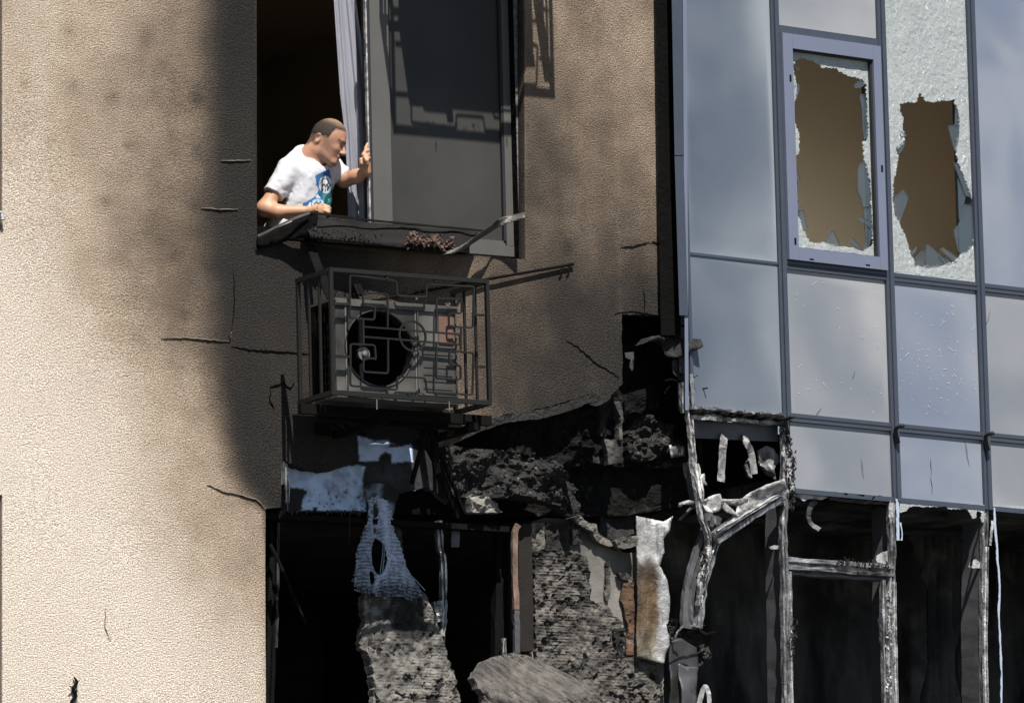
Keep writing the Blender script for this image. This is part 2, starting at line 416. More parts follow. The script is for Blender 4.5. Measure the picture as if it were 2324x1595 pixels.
# ================================================================== STRUCTURE
def Z1(x, y): return 538.9+.38006*x, .38006*y            # enlargements of the photograph -> working units
def ZC(x, y): return 1717.7+.42219*x, .42219*y
def gauss_field(pts, sig):
    A = np.array(pts, float)
    def f(px, py):
        w = np.zeros(px.shape); v = np.zeros(px.shape)
        for x, y, s in A:
            g = np.exp(-((px-x)**2+(py-y)**2)/(2*sig*sig))+1e-9/(1+((px-x)**2+(py-y)**2)/1e4); w += g; v += g*s
        return v/w
    return f
def sstep(a, b, x):
    t = np.clip((x-a)/(b-a), 0, 1); return t*t*(3-2*t)
RHO = .030
def tone(s): return (1-RHO**np.clip(s, 0, 1))/(1-RHO)     # perceptual stain -> mix factor
LEFT = gauss_field([(0,0,.16),(200,0,.20),(380,0,.30),(460,0,.46),(450,150,.50),(0,300,.15),(250,320,.26),(330,300,.34),(400,300,.44),(465,300,.60),(0,450,.10),(150,520,.10),(0,560,.04),(250,560,.35),(390,560,.48),(465,560,.68),
    (0,700,0),(150,680,.06),(300,700,.3),(440,740,.50),(470,720,.62),(300,820,.08),(400,850,.30),(470,850,.55),(200,850,0),(490,950,.5),(450,960,.2),(400,980,.03),(520,1060,.5),(470,1080,.14),(300,1000,0),(545,1130,.5),
    (585,1180,.42),(560,1280,.26),(520,1200,.18),(450,1200,0),(596,1350,.2),(590,1550,.05),(400,1400,0),(200,1300,0),(0,1100,0),(200,1590,0),(-200,300,.2),(-200,1200,0)], 95)
RIGHT = gauss_field([(520,100,.82),(570,300,.80),(560,700,.80),(620,700,.82),(560,1000,.83),(600,1130,.86),(700,600,.78),(840,600,.74),(930,610,.44),(1100,610,.48),(1180,610,.62),
    (1200,400,.62),(1200,200,.54),(1300,50,.39),(1450,100,.36),(1380,250,.41),(1480,350,.41),(1330,450,.52),(1400,500,.54),(1480,550,.54),(1350,600,.68),(1500,680,.74),(1250,700,.72),(1200,850,.72),
    (1400,700,.8),(1300,850,.7),(1380,840,.8),(1060,950,.46),(1000,700,.5),(900,750,.72),(720,680,.82),(700,800,.74),(640,900,.8),(700,1030,.74),(900,300,.8),(1200,930,.74)], 70)
SPOTS = [(330,93),(443,225),(445,345),(290,330),(243,455),(438,467),(395,583),(420,713),(155,70),(165,195),(115,320),(60,190),(253,220),(1320,690),(1290,560)]
def wall_soot(s, t, px, py):
    wob = fbm(s*3, t*3, 2.0)*16
    xb = np.interp(py, [0, 400, 780, 900, 1000, 1080, 1150, 1160], [480, 482, 486, 495, 519, 550, 600, 640])
    k = sstep(-58, 46, px-xb+wob)
    v = LEFT(px, py)*1.15*(1-k)+(RIGHT(px, py)*1.06+.085)*k
    v = v + fbm(s*1.6, t*1.6, 7.0)*.06*sstep(.05, .4, v)
    v = v + (.10*fbm(s*6, t*1.1, 3.)+.05*fbm(s*2, t*2, 9.))*k*sstep(1150, 1250, px)
    for x, y in SPOTS: v = v + .13*np.exp(-((px-x)**2+(py-y)**2)/(2*10**2))
    # a faint vertical board joint at the right
    v = v - .06*np.exp(-((px-np.interp(py,[0,700],[1392,1408]))/4)**2)*sstep(150, 300, py)*(py < 760)
    return np.clip(v, 0, 1)

WIN = [(580.5,-1000),(1181,-1000),(1192,588),(583,541)]
wall_out = [(-700,-1000)] + [(1491,-1000),(1494,0)] + rag([(1494,0),(1507,330),(1521,715)], 1.5, 9, False, 2) + \
    rag([(1521,717),(1411,712)], 3, 6, False, 3) + rag([(1411,715),(1413,868)], 2, 8, False, 4) + \
    rag([(1413,870),(1398,886),(1372,914),(1340,892),(1295,908),(1200,934),(1130,944),(1089,957),(1050,985)], 3, 7, False, 5) + \
    rag([(1046,974),(977,968)], 3, 6, False, 6) + rag([(977,964),(900,950),(836,952),(810,984),(806,1040),(790,1056),(740,1069),(700,1066),(655,1050),(646,1040)], 4, 7, False, 7) + \
    [(640,1052),(638,1150),(603,1153),(602,1300),(604,1700),(604,2000),(-700,2000)]
wroot = thing('rendered_wall', 'beige rendered wall blackened by soot beside the burnt opening', 'wall', P(100, 1500, 0))
sheet('render_coat', [M['stucco'], M['stucco_edge']], wall_out, FAC, thick=.07, step=.035, parent=wroot,
      holes=[WIN, [(-420,-900),(5,-900),(5.5,521),(-420,521)], [(-420,1122),(5.5,1122),(5,1900),(-420,1900)]], soot=wall_soot, edge_soot=.9,
      disp=lambda s, t, px, py: .012*np.exp(-((px-1050)/120)**2-((py-960)/40)**2)+.004*fbm(s*2, t*2))
# masonry behind the coat (reveals of the openings)
bm = BM(); x0, z0 = FAC.to2(580.5, 0); x1, _ = FAC.to2(1186, 300); _, zs = FAC.to2(890, 573)
ZT, ZB = FAC.to2(600, -1000)[1], FAC.to2(600, 1990)[1]; xl = FAC.to2(604, 1400)[0]; xr = FAC.to2(1490, 300)[0]; zl = FAC.to2(603, 1150)[1]
xn = FAC.to2(5, 300)[0]; za = FAC.to2(5, 521)[1]; zb = FAC.to2(5, 1122)[1]; xo = FAC.to2(-700, 300)[0]
y0, y1 = .071, .33
for a in ((xn, zl, x0-.002, ZT), (xn, ZB, xl-.002, zl), (xo, zb, xn, za), (x1+.003, zs, xr, ZT), (x0, zl+.55, x0+.9, zs-.003), (x0+.901, zl+.90, xr-.3, zs-.003)):
    box(bm, (a[0], y0, a[1]), (a[2], y1, a[3]))
obj('masonry', bm, M['stucco_edge'], wroot)

M['crack_lip'] = mat('crack_lip', (.30, .26, .21), .9, var=(30, .8), attr=False)
# cracks and lifted lips: thin curved slivers standing off the coat
def crack(pts, w=2.2, lip=True, seed=0, parent=wroot, wid=.005):
    r = rag(pts, w, 6, False, seed, .6); bm = BM()
    p = [P(x, y, -.004) for x, y in r]; n = len(p)
    sweep(bm, p, [(-wid/2, -.004), (wid/2, -.004), (wid*.3, .004), (-wid*.3, .003)], scale=[.25+.9*math.sin(math.pi*min(1, (i+.6)/n))*random.uniform(.5, 1.1) for i in range(n)])
    obj('crack', bm, M['black'], parent)
    if lip:
        bm = BM(); q = [P(x+1, y-2.4, -.005) for x, y in r]
        sweep(bm, q, [(-.002, -.002), (.002, -.003), (.0025, .0025), (-.002, .002)], scale=[.15+.6*math.sin(math.pi*(i+.5)/n)*random.uniform(.2, 1.2) for i in range(n)])
        obj('crack_lip', bm, M['crack_lip'], parent)
crack([(365,767),(430,768),(490,774),(520,776)], 1.5, True, 1, wid=.004)
crack([(520,776),(524,755)], 1.5, True, 2)
crack([(524,785),(560,792),(640,797),(712,803)], 2, False, 3, wid=.008)
crack([(470,1100),(500,1113),(555,1127),(580,1133),(603,1156)], 2, True, 4, wid=.006)
crack([(500,366),(545,366),(568,365)], 1, True, 5, wid=.003)
crack([(455,473),(500,477),(540,476)], 1, True, 6, wid=.003)
crack([(1395,712),(1430,706),(1475,712),(1516,722)], 2, False, 7)
crack([(1461,658),(1463,690),(1462,708)], 2, False, 8, wid=.007)
crack([(1285,772),(1310,785),(1345,818),(1362,830),(1392,845),(1405,858)], 3, False, 9, wid=.010)
crack([(1480,548),(1500,553),(1516,553)], 2, False, 10, wid=.010)
crack([(1408,560),(1440,558),(1470,549),(1480,551)], 2, False, 11, wid=.005)
crack([(240,1375),(238,1420),(252,1455)], 2, False, 12, wid=.0014)
crack([(530,610),(532,690),(526,750)], 1.5, False, 13, wid=.004)
crack([(612,878),(640,868),(660,880),(668,868)], 3, False, 14, wid=.009)
crack([(615,885),(612,905),(622,925)], 2, False, 15, wid=.009)
bm = BM(); tw_ = [P(*q, -.012) for q in ((168,1535),(174,1548),(166,1562),(172,1578),(163,1592),(160,1625))]
tube(bm, spline(tw_, 5), .011, 7, jit=.002, scale=[.35+.65*min(1, i/8) for i in range(26)])
for q in (((170,1552),(178,1545)), ((167,1570),(176,1566)), ((166,1560),(159,1556))): tube(bm, [P(*q[0], -.014), P(*q[1], -.03)], .004, 5)
tag(obj('charred_twig', bm, M['rod']), 'charred black twig stuck to the wall at the bottom left', 'twig')
# neighbouring windows at the left edge of the picture
for (zA, zB, lab) in ((za, ZT-.2, 'dark frame of the upper window at the left edge'), (ZB+.2, zb, 'dark frame of the lower window at the left edge')):
    t = thing('window', lab, 'window', (xn, .1, zA))
    bm = BM(); box(bm, (xn-.062, .06, zA+.002), (xn-.002, .12, zB-.002)); obj('frame', bm, M['winframe'], t)
    bm = BM(); box(bm, (xo+.5, .085, zA+.002), (xn-.064, .1, zB-.002)); obj('pane', bm, M['gasket'], t)
bm = BM(); p = P(2, 487, -.02); tube(bm, [p+Vector((-.05,0,.015)), p+Vector((.004,0,.01)), p+Vector((.006,-.01,-.03))], .012, 8); tag(obj('wall_clip', bm, M['ash']), 'small pale metal clip on the wall at the left edge', 'clip')

# ------------------------------------------------------------------ rooms
def room(name, a, b, m, lab):
    (x0, y0, z0), (x1, y1, z1) = a, b; t = .06
    root = thing(name, lab, 'room', ((x0+x1)/2, y1, z0))
    for n, p, q in (('back_wall', (x0, y1, z0), (x1, y1+t, z1)), ('side_wall', (x0-t, y0, z0), (x0, y1+t, z1)), ('side_wall', (x1, y0, z0), (x1+t, y1+t, z1)),
                    ('floor', (x0-t, y0, z0-t), (x1+t, y1+t, z0-.001)), ('ceiling', (x0-t, y0, z1+.001), (x1+t, y1+t, z1+t))):
        bm = BM(); box(bm, p, q); obj(name.split('_')[0] and n, bm, m, root)
    return root
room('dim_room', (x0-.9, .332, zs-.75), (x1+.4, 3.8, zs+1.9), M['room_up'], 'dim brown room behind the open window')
room('burnt_room', (xl-.5, .55, 4.4), (1.08, 4.2, 7.28), M['room'], 'pitch black burnt room behind the lower left opening')

# ------------------------------------------------------------------ upper window
wz = lambda x, y, d=.13: P(*Z1(x, y), d)
win = thing('window', 'tall grey framed window with its left half open above the air conditioner', 'window', wz(900, 1400))
f = FAC.off(.13)
def zbar(bm, xa, ya, xb, yb, d0, d1):
    s0, t0 = f.to2(*Z1(xa, ya)); s1, t1 = f.to2(*Z1(xb, yb)); fbox(bm, FAC, s0, min(t0, t1), s1, max(t0, t1), .13+d0, .13+d1)
sL = FAC.to2(583, 500)[0]; top = ZT-.05
sv = [f.to2(*Z1(x, 900))[0] for x in (800, 806, 866, 922, 1592, 1652, 1678)]
tg = f.to2(*Z1(1250, 1408))[1]; tb = f.to2(*Z1(1400, 1512))[1]; tgt = top-.1
def bar(name, s0, t0, s1, t1, d0, d1, m, par=win, w=.004):
    bm = BM(); fbox(bm, FAC, s0, t0, s1, t1, d0, d1); bevel_all(bm, w); return obj(name, bm, m, par)
bar('centre_post', sv[1], tb+.06, sv[2]-.002, top, .13, .19, M['winframe'])
bar('sash_stile', sv[2], tb+.062, sv[3], top, .138, .19, M['winframe'])
bar('frame_side', sv[4]+.004, tb+.062, sv[5], top, .13, .19, M['winframe'])
sm = f.to2(1065, 560)[0]
bar('frame_bottom', sL+.0, tb, sm, tb+.06, .128, .192, M['black'])
bar('frame_bottom', sm+.001, tb, sv[5]+.02, tb+.06, .128, .192, M['winframe'])
bar('frame_bottom_bead', sv[1], tb+.061, sv[4], tg, .14, .188, M['winframe'])
bar('reveal_lining', sv[5]+.004, tb-.02, x1+.002, top, .074, .19, M['black'])
M['dustglass'] = mat('dusty_pane', (.050, .049, .046), .45, var=(1.3, .9), dark=(.024, .024, .023), spec=.15, sootk=(6, .5), bump=(140, .05, .001))
bar('pane', sv[3]+.001, tg+.001, sv[4]-.001, top, .156, .168, M['dustglass'])
bar('gasket', sv[4]-.012, tg, sv[4]+.003, top, .132, .156, M['gasket'])
bar('gasket', sv[0]-.012, tb+.061, sv[1]-.001, top, .134, .19, M['gasket'])
bar('edge_strip', sv[0]-.022, tb+.061, sv[0]-.013, top, .128, .15, M['ash'])
for y in (285, 800):
    z = f.to2(*Z1(785, y))[1]; bar('hinge', sv[0]-.034, z-.045, sv[0]-.023, z+.045, .126, .16, M['gasket'], w=.003)
bar('frame_side', sL, tb+.062, sL+.012, top, .10, .19, M['ash'])

# curtain hanging behind the open half
bm = BM(); W = []
for j in range(40):
    v = j/39; y = -300+v*1660; xa = np.interp(y, [-300, 0, 560, 800, 1000, 1340], [560, 574, 612, 640, 652, 662]); xb = np.interp(y, [-300, 0, 560, 1340], [690, 708, 785, 800])
    row = []
    for i in range(49):
        u = i/48; px, py = Z1(xa+(xb-xa)*u, y)
        row.append(P(px, py, .30+.010*math.sin(u*15+math.sin(v*3)*1.2)+.0025*math.sin(u*37+v*4)))
    W.append(row)
vr = [[bm.verts.new(p) for p in r] for r in W]
for a, b in zip(vr, vr[1:]):
    for i in range(48): bm.faces.new((a[i], b[i], b[i+1], a[i+1]))
bmesh.ops.solidify(bm, geom=bm.faces[:], thickness=.004)
M['curtain'] = mat('sheer_curtain', (.50, .51, .58), .9, var=(5, .3), dark=(.38, .39, .46), attr=False)
tag(obj('curtain', bm, M['curtain'], None, True), 'pale bluish sheer curtain hanging in the open window beside the man', 'curtain')
# ================================================================== CURTAIN WALL
cw = thing('curtain_wall', 'grey blue glass curtain wall scorched along its lower edge', 'glass wall', C(2000, 1130))
sM = [0.0, .740, 1.571, 2.290, 2.98]; tT = dict(top=CUR.to2(2000, -1000)[1], A=0, B=0, C=0, D=0)
for k, (px, py) in dict(A=(1880, 81), B=(1900, 613), C=(1920, 958), D=(1920, 1127)).items(): tT[k] = CUR.to2(px, py)[1]
sM = [CUR.to2(1557, 500)[0], CUR.to2(1772, 500)[0], CUR.to2(2017, 560)[0], CUR.to2(2225, 640)[0]]; sM.append(sM[3]+.70); sM.append(sM[4]+.70)
tbot = CUR.to2(2000, 1900)[1]
def cbar(name, s0, t0, s1, t1, d0, d1, m, par=cw, w=.004, soot=None):
    bm = BM(); fbox(bm, CUR, s0, t0, s1, t1, d0, d1); bevel_all(bm, w); return obj(name, bm, m, par)
hw = .030
for i, s in enumerate(sM[1:5]):
    cbar('mullion', s-hw, tT['D']+.0 if i else tT['C']-.02, s+hw, tT['top'], -.006, .16, M['cwframe'])
    cbar('cover_strip', s-.010, tT['D']+.0 if i else tT['C']-.02, s+.012, tT['top'], -.018, -.0065, M['cwframe'], w=.003)
cbar('mullion', sM[0]-.002, tT['C'], sM[0]+.02, tT['top'], -.004, .12, M['cwframe'])
for i in range(1, 5):
    a, b = sM[i]+hw+.001, sM[i+1]-hw-.001
    for k in ('B', 'C', 'D'): cbar('transom', a, tT[k]-(.024 if k != 'D' else .004), b, tT[k]+.024, -.003, .14, M['cwframe'])
    for k in ('B', 'C'): cbar('transom_groove', a, tT[k]-.003, b, tT[k]+.003, -.0055, -.0032, M['gasket'], w=.001)
a, b = sM[0]+.021, sM[1]-hw-.001
cbar('transom', a, tT['B']-.008, b, tT['B']+.008, -.001, .1, M['cwframe']); cbar('transom', a, tT['C']-.012, b, tT['C']+.008, -.002, .1, M['gasket'])
cbar('transom', sM[1]+hw+.001, tT['A']-.024, sM[2]-hw-.001, tT['A']+.02, -.003, .14, M['cwframe'])
# left closing profile: a folded sheet with a joint
def prof(pts_top, pts_bot, m, name, d0, d1, par=cw):
    (xa, ya), (xb, yb) = pts_top; (xc, yc), (xd, yd) = pts_bot
    bm = BM(); q = []
    for d in (d0, d1): q += [C(xa, ya, d), C(xb, yb, d), C(xd, yd, d), C(xc, yc, d)]
    hexa(bm, [q[3], q[2], q[6], q[7], q[0], q[1], q[5], q[4]]); return obj(name, bm, m, par)
prof(((1519,-300),(1547,-300)), ((1531,352),(1551,352)), M['cwframe'], 'edge_flashing', -.05, -.035)
prof(((1531,354),(1551,354)), ((1542,715),(1562,715)), M['cwframe'], 'edge_flashing', -.047, -.03)
prof(((1548,-300),(1557,-300)), ((1555,930),(1563,930)), M['sashframe'], 'edge_return', -.038, -.005)
bm = BM(); hexa(bm, [C(1500,760,.03), C(1545,760,.03), C(1545,760,.3), C(1500,760,.3), C(1485,-300,.03), C(1522,-300,.03), C(1522,-300,.3), C(1485,-300,.3)])
obj('joint_recess', bm, M['black'], cw)

# panes: reflecting film glass, each slightly warped; mottled reflections and dusty rims painted into its colour
def pane_mat(name, base, sheen_dust, scale, amount, rough=.26, metal=.28, warp=.22):
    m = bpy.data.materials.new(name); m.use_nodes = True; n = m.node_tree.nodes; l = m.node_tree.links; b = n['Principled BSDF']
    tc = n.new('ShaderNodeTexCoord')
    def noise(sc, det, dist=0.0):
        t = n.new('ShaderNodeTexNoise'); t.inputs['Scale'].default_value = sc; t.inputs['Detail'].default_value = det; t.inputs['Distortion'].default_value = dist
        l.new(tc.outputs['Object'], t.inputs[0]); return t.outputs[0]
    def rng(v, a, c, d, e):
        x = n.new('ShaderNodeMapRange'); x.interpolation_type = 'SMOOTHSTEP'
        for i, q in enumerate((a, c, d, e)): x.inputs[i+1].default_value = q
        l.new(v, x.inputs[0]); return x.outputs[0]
    at = n.new('ShaderNodeAttribute'); at.attribute_name = 'soot'  # here the attribute carries the painted reflection and the pale rim
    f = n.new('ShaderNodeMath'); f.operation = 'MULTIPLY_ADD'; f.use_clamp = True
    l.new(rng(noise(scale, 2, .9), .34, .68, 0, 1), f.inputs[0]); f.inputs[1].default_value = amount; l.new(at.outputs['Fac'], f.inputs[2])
    mx = n.new('ShaderNodeMix'); mx.data_type = 'RGBA'; mx.inputs[6].default_value = (*base, 1); mx.inputs[7].default_value = (*sheen_dust, 1)
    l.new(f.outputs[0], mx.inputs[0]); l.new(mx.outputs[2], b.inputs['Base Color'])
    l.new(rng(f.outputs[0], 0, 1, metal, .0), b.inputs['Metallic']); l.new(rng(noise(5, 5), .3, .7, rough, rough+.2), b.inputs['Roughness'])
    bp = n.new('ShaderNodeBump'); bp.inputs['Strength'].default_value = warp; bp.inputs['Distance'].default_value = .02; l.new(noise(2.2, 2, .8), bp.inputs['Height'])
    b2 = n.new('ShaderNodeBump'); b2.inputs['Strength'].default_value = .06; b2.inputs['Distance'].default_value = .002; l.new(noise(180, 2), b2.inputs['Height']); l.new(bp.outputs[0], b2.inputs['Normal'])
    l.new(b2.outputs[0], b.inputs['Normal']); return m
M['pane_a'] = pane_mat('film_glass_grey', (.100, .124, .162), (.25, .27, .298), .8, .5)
M['pane_b'] = pane_mat('film_glass_pale', (.215, .232, .265), (.30, .302, .312), .8, .65)
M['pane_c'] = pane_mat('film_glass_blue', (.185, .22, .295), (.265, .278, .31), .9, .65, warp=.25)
def sheen_dust_edge(k):                              # dust and painted reflection, thicker towards the right edge and foot of a pane
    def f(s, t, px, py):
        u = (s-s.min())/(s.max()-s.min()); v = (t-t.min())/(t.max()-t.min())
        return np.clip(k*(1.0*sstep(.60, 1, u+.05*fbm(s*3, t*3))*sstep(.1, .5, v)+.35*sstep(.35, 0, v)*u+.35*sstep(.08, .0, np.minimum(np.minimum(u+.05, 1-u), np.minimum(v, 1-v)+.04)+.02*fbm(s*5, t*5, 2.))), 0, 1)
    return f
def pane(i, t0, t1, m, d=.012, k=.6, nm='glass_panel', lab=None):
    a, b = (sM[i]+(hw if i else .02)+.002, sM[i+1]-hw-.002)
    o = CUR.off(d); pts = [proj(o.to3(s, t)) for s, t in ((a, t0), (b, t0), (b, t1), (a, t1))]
    return sheet(nm, m, pts, o, thick=.012, step=.08, parent=cw, soot=sheen_dust_edge(k), label=lab)
g = .026
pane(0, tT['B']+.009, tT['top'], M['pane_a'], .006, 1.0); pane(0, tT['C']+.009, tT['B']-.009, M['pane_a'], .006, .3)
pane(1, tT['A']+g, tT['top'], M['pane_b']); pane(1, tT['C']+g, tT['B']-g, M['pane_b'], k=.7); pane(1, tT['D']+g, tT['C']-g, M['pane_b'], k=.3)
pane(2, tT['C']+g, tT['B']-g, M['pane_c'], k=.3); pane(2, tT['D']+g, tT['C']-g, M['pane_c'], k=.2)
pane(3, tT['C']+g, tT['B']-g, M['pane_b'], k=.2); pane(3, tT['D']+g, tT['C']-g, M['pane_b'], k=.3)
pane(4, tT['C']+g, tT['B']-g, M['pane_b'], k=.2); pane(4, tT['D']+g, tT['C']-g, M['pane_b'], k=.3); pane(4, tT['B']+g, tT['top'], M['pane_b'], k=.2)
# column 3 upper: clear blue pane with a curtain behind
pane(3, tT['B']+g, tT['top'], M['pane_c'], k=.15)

# crazed safety glass
def craze_mat(name, base, tr):
    m = mat(name, base, .22, var=(9, .35), dark=tuple(c*.5 for c in base), bump=(260, .8, .004, 'cell'), spec=.7, sootk=(10, .5), grain=(340, .42, 1.55))  # grain speckle paints the glints of the broken glass into its colour
    return m
M['craze'] = craze_mat('crazed_glass', (.38, .41, .41), .2)
M['shard'] = mat('glass_shard', (.10, .13, .155), .12, var=(6, .4), dark=(.06, .08, .10), spec=.8, attr=False)
M['shard'].node_tree.nodes['Principled BSDF'].inputs['Alpha'].default_value = .42
M['shard_edge'] = mat('shard_edge', (.7, .76, .78), .3, var=None, attr=False, spec=.7)
H1 = [(235,308),(280,322),(330,345),(345,362),(400,368),(432,368),(440,385),(500,408),(565,425),(588,455),(592,560),(600,690),(596,745),(571,765),(580,870),(600,930),(610,1000),(615,1100),(622,1230),(625,1300),(612,1325),(570,1345),(500,1328),(440,1322),(360,1303),(290,1303),(268,1270),(250,1230),(232,1180),(215,1130),(207,1030),(203,930),(200,850),(230,815),(228,720),(212,670),(190,632),(192,580),(215,520),(212,440),(195,350),(215,325)]
H2 = [(875,500),(893,520),(905,541),(940,548),(1000,540),(1062,535),(1072,570),(1088,640),(1086,720),(1066,800),(1083,870),(1108,930),(1130,1000),(1152,1060),(1166,1110),(1168,1240),(1164,1310),(1130,1345),(1100,1362),(1060,1408),(960,1428),(850,1430),(832,1368),(815,1310),(790,1250),(768,1195),(742,1150),(733,1070),(735,980),(750,910),(762,850),(752,805),(790,770),(800,730),(785,690),(790,640),(772,595),(765,560),(800,552),(860,548),(866,515)]
o2 = CUR.off(.02)
def cpoly(z): return [ZC(*p) for p in z]
# tilt window
ts0, tt1 = CUR.to2(*ZC(117, 190)); ts1, tt0 = CUR.to2(*ZC(700, 1450)); ts0 = sM[1]+hw+.004; ts1 = sM[2]-hw-.004; tt1 = tT['A']-.027; tt0 = tT['B']+.028
gi0 = CUR.to2(*ZC(193, 800))[0]; gi1 = CUR.to2(*ZC(630, 900))[0]; gj1 = CUR.to2(*ZC(400, 295))[1]; gj0 = CUR.to2(*ZC(420, 1358))[1]
tw = thing('tilt_window', 'shattered tilt window in its blue grey frame, left of the two broken panes', 'window', CUR.to3(ts0, tt0))
for nm, a in (('sash_stile', (ts0, tt0, gi0, tt1)), ('sash_stile', (gi1, tt0, ts1, tt1)), ('sash_rail', (gi0+.001, tt0, gi1-.001, gj0)), ('sash_rail', (gi0+.001, gj1, gi1-.001, tt1))):
    cbar(nm, *a, -.028, .05, M['sashframe'], tw, .006)
for a in ((gi0, gj0, gi0+.006, gj1), (gi1-.014, gj0, gi1, gj1), (gi0+.007, gj1-.010, gi1-.015, gj1), (gi0+.007, gj0, gi1-.015, gj0+.005)):
    cbar('gasket', *a, -.012, .03, M['gasket'], tw, .002)
for zx, zy in ((164, 425), (656, 910), (190, 1300)):
    s, t = CUR.to2(*ZC(zx, zy)); cbar('latch_hole', s-.007, t-.02, s+.007, t+.02, -.0295, -.0275, M['black'], tw, .001)
for zx, zy in ((278, 1397), (580, 1428)):
    s, t = CUR.to2(*ZC(zx, zy)); cbar('drain_slot', s-.016, t-.004, s+.016, t+.004, -.0295, -.0275, M['black'], tw, .001)
fr = CUR.off(.012)
rect_ = [proj(fr.to3(*q)) for q in ((gi0+.004, gj0+.004), (gi1-.012, gj0+.004), (gi1-.012, gj1-.008), (gi0+.004, gj1-.008))]
crz = lambda k: (lambda s, t, px, py: .0015*fbm(s*40, t*40)+.0015*vnoise(s*90, t*90)*k)
sheet('crazed_glass', M['craze'], rect_, fr, thick=.008, step=.02, holes=[rag(cpoly(H1), 2.6, 2.6, True, 21, .85)], parent=tw, disp=crz(1))
# the taller broken pane
bp = thing('broken_pane', 'tall crazed glass pane with a large jagged hole, right of the tilt window', 'window', CUR.to3(sM[2], tT['B']))
rect_ = [proj(fr.to3(*q)) for q in ((sM[2]+hw+.001, tT['B']+.025), (sM[3]-hw-.001, tT['B']+.025), (sM[3]-hw-.001, tT['top']), (sM[2]+hw+.001, tT['top']))]
sheet('crazed_glass', M['craze'], rect_, fr, thick=.008, step=.02, holes=[rag(cpoly(H2), 2.8, 2.6, True, 22, .85)], parent=bp, disp=crz(1.5))
def shard(par, pts, tilt=0, d=.014, m='shard'):
    bm = BM(); q = [CUR.at(*ZC(*p), d+tilt*random.uniform(-1, 1)) for p in pts]; n = CUR.n*.007
    c = sum(q, Vector())/len(q); q = [c+(p-c) for p in q]
    a = [bm.verts.new(p) for p in q]; b = [bm.verts.new(p+n) for p in q]; k = len(q)
    e1, e2 = q[1]-q[0], q[2]-q[0]
    try: fa = bm.faces.new(a); fb = bm.faces.new(list(reversed(b)))
    except ValueError: return
    for i in range(k): bm.faces.new((a[i], b[i], b[(i+1) % k], a[(i+1) % k])).material_index = 1
    for i in range(k): tube(bm, [q[i]-n*.3, q[(i+1) % k]-n*.3], .0024, 4, mi=1)
    bmesh.ops.recalc_face_normals(bm, faces=bm.faces[:])
    obj('shard', bm, [M[m], M['shard_edge']], par)
for pts in ([(190,335),(230,375),(215,372),(193,350)], [(195,540),(200,465),(228,455),(222,500),(205,535)], [(200,860),(235,980),(222,986),(200,930)],
    [(208,1080),(228,1075),(232,1128),(212,1130)], [(220,1130),(250,1130),(272,1222),(250,1238),(228,1180)], [(372,1310),(383,1262),(398,1238),(412,1240),(430,1275),(447,1322)],
    [(503,1310),(513,1276),(572,1345),(520,1335)], [(550,1185),(556,1166),(605,1185),(612,1222),(580,1205)], [(526,462),(535,443),(572,432),(580,450),(560,470),(528,474)],
    [(552,510),(575,508),(590,560),(598,650),(590,740),(576,750),(570,690),(565,590)], [(543,945),(550,890),(572,868),(590,885),(600,960),(612,1060),(600,1110),(570,1112),(558,1060),(541,1030)],
    [(575,1110),(608,1108),(622,1225),(600,1330),(572,1340),(590,1290),(580,1200)]): shard(tw, pts, .004)
for pts in ([(778,705),(803,730),(775,735),(770,725)], [(752,825),(750,795),(798,752),(790,785),(765,828)], [(733,1070),(790,1020),(810,1050),(808,1078),(765,1195),(742,1150)],
    [(835,1430),(845,1395),(885,1352),(908,1350),(900,1400),(908,1430)], [(908,1432),(906,1380),(916,1310),(980,1360),(1030,1412),(960,1428)], [(988,1340),(1003,1330),(1090,1390),(1086,1410),(1060,1405)],
    [(975,1378),(988,1368),(1062,1418),(1010,1420)], [(1027,675),(1088,672),(1080,760),(1066,815),(1050,770)], [(1056,872),(1083,880),(1108,930),(1152,1060),(1120,1050),(1090,960)],
    [(1088,1200),(1120,1098),(1165,1105),(1164,1310),(1130,1345),(1090,1360),(1085,1280)], [(1058,1240),(1085,1210),(1090,1360),(1078,1330)], [(1080,960),(1120,1050),(1105,1130),(1088,1180)],
    [(1070,560),(1088,640),(1086,690),(1066,670)], [(830,1360),(858,1328),(850,1350),(835,1372)]): shard(bp, pts, .004)
# tan room behind the broken panes, closed at its sides
u0, u1 = sM[1]-.35, sM[4]+.3
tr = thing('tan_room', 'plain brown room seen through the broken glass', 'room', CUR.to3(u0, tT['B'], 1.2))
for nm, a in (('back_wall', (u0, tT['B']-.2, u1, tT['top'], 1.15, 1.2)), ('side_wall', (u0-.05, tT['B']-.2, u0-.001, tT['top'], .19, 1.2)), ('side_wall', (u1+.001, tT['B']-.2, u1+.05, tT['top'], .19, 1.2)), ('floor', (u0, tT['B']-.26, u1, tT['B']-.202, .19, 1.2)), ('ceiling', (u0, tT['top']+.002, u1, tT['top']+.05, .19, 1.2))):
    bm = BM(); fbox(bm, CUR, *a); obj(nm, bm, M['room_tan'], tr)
# bent hook pins on the transom joints
M['pin'] = mat('pin', (.03, .028, .027), .6, .3, var=(30, .5), attr=False)
for (x, y), lab in (((1786, 949), 'bent black hook pin at the corner of the burnt top rail'), ((2036, 969), 'bent black hook pin on the mullion below the tilt window'), ((2240, 986), 'bent black hook pin on the mullion at the far right')):
    bm = BM(); o = [C(x+14, y-4, -.10), C(x+3, y-1, -.06), C(x-3, y+4, -.03), C(x-2, y+18, -.025), C(x+3, y+36, -.03)]
    tube(bm, spline(o, 5), .0125, 8); tag(obj('hook_pin', bm, M['pin'], None, True), lab, 'hook', 'hook pins on the glass wall')

